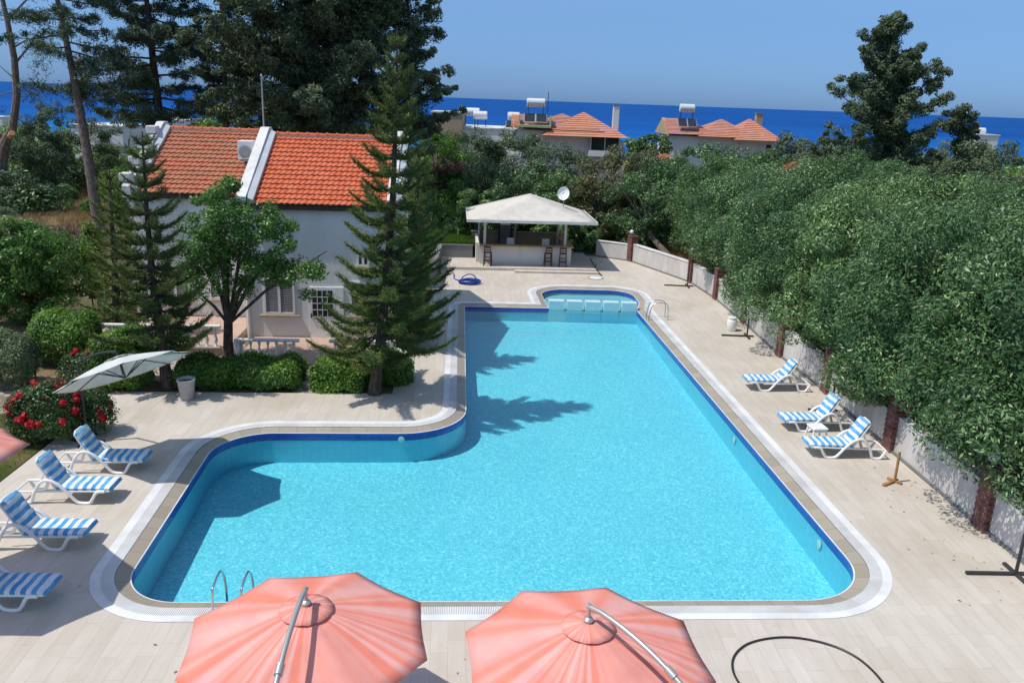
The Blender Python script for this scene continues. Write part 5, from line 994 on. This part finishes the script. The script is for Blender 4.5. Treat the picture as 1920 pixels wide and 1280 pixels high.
def tankset(par, x, y, z, w=1.1, panels=True, stand_h=.9):
    mb = MB(); mb.tube([(x-w/2, y, z+stand_h+.42), (x-w/2+.06, y, z+stand_h+.42), (x+w/2-.06, y, z+stand_h+.42), (x+w/2, y, z+stand_h+.42)], [.38, .44, .44, .38], 16)
    tk_ = mb.build('water_heater', M['tank'], par, True); mb = MB()
    for a in (-1, 1):
        for b in (-1, 1): mb.tube([(x+a*w*.4, y+b*.22, z), (x+a*w*.4, y+b*.22, z+stand_h+.1)], .03, 5)
    mb.build('heater_stand', M['dmetal'], tk_); mb = MB()
    for k in range(4): mb.tube([(x-w*.32+k*w*.21, y-.28, z+stand_h-.02), (x-w*.32+k*w*.21, y-.28, z+stand_h+.3)], .075, 8)
    mb.build('heater_pipes', M['plastic'], tk_, True)
    if panels:
        for k in (-1, 1): mb = MB(); mb.box((x+k*w*.32, y-.75, z+.42), (w*.56, 1.15, .06), M=Matrix.Rotation(R(42), 3, 'X')); s_ = mb.build('solar_panel', M['panel'], tk_); mb = MB(); mb.box((x+k*w*.32, y-.76, z+.385), (w*.62, 1.2, .05), M=Matrix.Rotation(R(42), 3, 'X')); mb.build('panel_frame', M['alu'], s_)
# middle house: world x from px 940..1175 at Y=90
def wx(px, Y, py=230): return atY(px, py, Y).x
Y0 = 88.; h1 = thing('villa', 'white villa with pale red hipped roofs and green-edged solar terrace in the middle distance', 'house', (0, Y0, 0), 0, 'red-roofed villas near the sea')
zx = lambda py, px=1000, Y=Y0: atY(px, py, Y).z
xa, xb, xc, xd = wx(962, Y0), wx(1022, Y0), wx(1122, Y0), wx(1176, Y0)
zE = zx(244, 1050); zR = zx(218, 1100)
mb = MB(); mb.box(((xa+xc)/2+.2, 4.2, zE/2-.2), (xc-xa, 7.6, zE+.2)); mb.build('wall', M['white'], h1); mb = MB(); mb.box(((xc+xd)/2, 3.5, zE/2-.6), (xd-xc-.5, 7.6, zE-.6)); mb.build('wall', M['white'], h1)
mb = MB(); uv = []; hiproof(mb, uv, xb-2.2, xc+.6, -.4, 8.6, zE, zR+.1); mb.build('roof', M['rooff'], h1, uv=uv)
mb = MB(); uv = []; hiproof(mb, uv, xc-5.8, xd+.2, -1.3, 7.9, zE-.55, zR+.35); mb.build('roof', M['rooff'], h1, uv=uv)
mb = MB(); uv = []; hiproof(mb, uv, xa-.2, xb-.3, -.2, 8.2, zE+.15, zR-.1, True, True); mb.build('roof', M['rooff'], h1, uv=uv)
xg = wx(1003, Y0); mb = MB(); mb.box((xg, -.1, zE+.30), (3.3, 1.6, .22)); mb.build('terrace_parapet', M['green'], h1); mb = MB(); mb.box((xg-1.6, .9, zE+.85), (.14, 2.2, 1.0)); mb.build('terrace_cheek', M['green'], h1); mb = MB(); mb.box((xg+1.6, .9, zE+.85), (.14, 2.2, 1.0)); mb.build('terrace_cheek', M['green'], h1)
tankset(h1, xg+.05, 1.1, zE+.7, 1.9, True, 1.5); mb = MB(); mb.tube([(xg+1.3, 1.4, zE), (xg+1.3, 1.4, zx(172, 1018))], .035, 6); mb.build('antenna', M['dmetal'], h1)
mb = MB(); xk = wx(1160, Y0); mb.box((xk, 3, zR-.5), (.62, .7, 3.2)); ch = mb.build('chimney', M['white'], h1); mb = MB(); mb.box((xk, 3, zR+1.15), (.74, .82, .12)); mb.build('chimney_cap', M['greyw'], ch)
mb = MB(); xw = wx(1136, Y0); zw = zx(269, 1136); mb.box((xw, -.34, zw), (2.9, .06, 1.35)); f = mb.build('balcony_window', M['glass'], h1); mb = MB()
for k in (-1.45, 0, 1.45): mb.box((xw+k, -.39, zw), (.09, .07, 1.4))
mb.build('frame', M['parapet'], f); mb = MB(); mb.box((xw+.1, -.8, zw-1.0), (3.6, 1.0, .55)); mb.build('balcony', M['white'], h1)
# right villa
Y1 = 92.; h2 = thing('villa', 'white villa with pale red hipped roof and tan chimney left of the big cypress', 'house', (0, Y1, 0), 0, 'red-roofed villas near the sea')
xa, xb, xc, xd = wx(1252, Y1, 240), wx(1330, Y1, 240), wx(1418, Y1, 250), wx(1463, Y1, 255); zE = atY(1340, 256, Y1).z; zR = atY(1370, 229, Y1).z
mb = MB(); mb.box(((xa+xd)/2, 4.2, zE/2-.15), (xd-xa-.6, 7.4, zE+.1)); mb.build('wall', M['white'], h2)
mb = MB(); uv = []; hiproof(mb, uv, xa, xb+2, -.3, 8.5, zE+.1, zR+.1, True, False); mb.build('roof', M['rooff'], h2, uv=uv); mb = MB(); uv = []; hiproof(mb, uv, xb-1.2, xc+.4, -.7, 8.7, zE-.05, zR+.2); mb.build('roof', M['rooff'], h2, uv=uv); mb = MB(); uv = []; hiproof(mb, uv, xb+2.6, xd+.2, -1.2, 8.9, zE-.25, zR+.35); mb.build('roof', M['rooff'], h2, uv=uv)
mb = MB(); mb.add([(xa-.02, -.3, zE), (xa-.02, 8.5, zE), (xa-.02, 4.1, zR+.15), (xa+.3, -.3, zE), (xa+.3, 8.5, zE), (xa+.3, 4.1, zR+.15)], [(0, 2, 1), (3, 4, 5), (0, 1, 4, 3), (1, 2, 5, 4), (2, 0, 3, 5)]); mb.build('gable', M['tanw'], h2)
tankset(h2, wx(1292, Y1, 225), 1.6, zE+.9, 1.6, True, 1.5)
mb = MB(); xk = wx(1440, Y1, 240); mb.box((xk, 4, zR-.3), (.7, .7, 2.4)); ch = mb.build('chimney', M['tanw'], h2); mb = MB(); mb.box((xk, 4, zR+.95), (.82, .82, .12)); mb.build('chimney_cap', M['greyw'], ch)
mb = MB(); xw = wx(1446, Y1, 270)
for k in range(3): mb = MB(); mb.box((xw-.9+k*.8, .46, zE-1.35), (.5, .06, 1.3)); mb.build('window', M['parapet'] if k != 1 else M['glass'], h2)
# other roofs and buildings
def simple(name, label, px, py, Y, w, d, h, mat, roof=None, extra=None):
    q = atY(px, py, Y); g0 = gh(q.x, Y); o = thing(name, label, 'building', (q.x, Y, g0)); H_ = q.z-g0
    if roof: mb = MB(); uv = []; hiproof(mb, uv, -w/2-.3, w/2+.3, -d/2-.3, d/2+.3, H_-h, H_); mb.build('roof', M[roof], o, uv=uv); mb = MB(); mb.box((0, 0, (H_-h)/2), (w, d, H_-h+.1)); mb.build('wall', mat, o)
    else:
        mb = MB(); mb.box((0, 0, H_/2), (w, d, H_)); mb.build('wall', mat, o); mb = MB(); mb.box((0, 0, H_+.06), (w+.2, d+.2, .14)); mb.build('roof_edge', M['parapet'], o)
    return o, H_
simple('outbuilding', 'small low roof with bright red tiles left of the right villa', 1248, 288, 80, 3.4, 4, 1.0, M['white'], 'roof'); simple('outbuilding', 'small orange tiled roof peeping over the hedge left of the big cypress', 1492, 303, 62, 2.6, 3, .9, M['white'], 'roof'); simple('outbuilding', 'tiny red roof edge at the left foot of the right villa', 1222, 297, 76, 1.8, 3, .5, M['white'], 'roof')
o, H_ = simple('flat_house', 'tan flat-roofed house with a slim chimney half hidden by the cypress', 842, 211, 92, 3.2, 5, 0, M['tanw']); mb = MB(); mb.box((1.3, 0, H_+.4), (.35, .5, .9)); mb.build('chimney', M['greyw'], o)
o, H_ = simple('flat_house', 'low white flat-roofed house carrying roof water tanks', 925, 240, 94, 9.5, 8, 0, M['white']); tankset(o, -2.4, 0, H_, 1.7, False, 1.2); tankset(o, -1.4, -1.2, H_, 1.5, False, .9); tankset(o, 2.2, 0, H_, 1.3, True, .9)
mb = MB(); mb.box((-4.6, 0, H_+.2), (1.6, 2, .5)); mb.build('roof_box', M['plastic'], o)
o, H_ = simple('flat_house', 'small white building with a round tank between the dark trees at the right', 1835, 253, 105, 2.8, 4, 0, M['white']); tankset(o, .2, 0, H_-.8, .9, False, .8); mb = MB(); mb.box((-.5, -2.05, H_-1.2), (.5, .06, .8)); mb.build('window', M['glass'], o)
o, H_ = simple('flat_house', 'pale building seen between the tall pines on the left', 205, 235, 95, 5.5, 6, 0, M['white']); mb = MB(); mb.box((.8, -3.05, H_-1.3), (1.0, .06, 1.0)); mb.build('window', M['glass'], o)
o, H_ = simple('flat_house', 'pale building with a round tank behind the slender pine', 330, 225, 110, 4.5, 6, 0, M['white']); tankset(o, 0, 0, H_-.4, 1.4, False, .6)
o, H_ = simple('beach_hut', 'small white hut by the shore at the left edge', 2, 219, 210, 3.2, 5, 0, M['white']); mb = MB(); mb.box((0, -2.55, H_-1.3), (1.0, .06, 1.0)); mb.build('window', M['glass'], o)
# distant scrub beyond the houses as one mass
n = 900; C = np.column_stack([rng.uniform(-190, 190, n), rng.uniform(96, 330, n), np.zeros(n)]); C = C[(np.abs(C[:, 0]) < C[:, 1]*.75+20)]; C[:, 2] = [gh(a, b)+.9 for a, b in C[:, :2]]
V, Q, T = clump_leaves(C, rng.uniform(1.6, 3.2, len(C)), 90, .8, .5, .7, .5, 0, .7, .5); tag(npmesh('distant_scrub', V, Q, GREEN['bush'], T), kind='stuff')
n = 260; C = np.column_stack([rng.uniform(-60, 60, n), rng.uniform(58, 96, n), np.zeros(n)]); C = C[(np.abs(C[:, 0]) < C[:, 1]*.7)&~((C[:, 0] > -1) & (C[:, 0] < 34) & (C[:, 1] > 82))]; C[:, 2] = .9
V, Q, T = clump_leaves(C, rng.uniform(1.2, 2.2, len(C)), 260, .34, .45, .8, .5, 0, .7, .4); tag(npmesh('scrub_undergrowth', V, Q, GREEN['hedge'], T), kind='stuff')
# floating leaves and dead leaves on the deck
n = 420; lp = np.column_stack([np.concatenate([rng.uniform(-8.5, 9.8, n-160), rng.normal(10, .45, 160)]), np.concatenate([rng.uniform(9, 45, n-160), rng.uniform(13, 42, 160)]), np.full(n, .012)]); V, Q = leafquads(lp, np.tile([0, 0, 1.], (n, 1)), .07, .45, .15)
keep = [not (-7.9 < q[0] < 7.8 and 12.2 < q[1] < 41.5) or (q[1] > 23 and q[0] < -3.2) for q in lp]; kk = np.where(keep)[0]; V = V.reshape(-1, 4, 3)[kk].reshape(-1, 3); V[:, 2] = np.maximum(V[:, 2], .006); tag(npmesh('fallen_leaves', V, np.arange(len(kk)*4).reshape(-1, 4), GREEN['dry'], rng.random(len(kk))), kind='stuff')
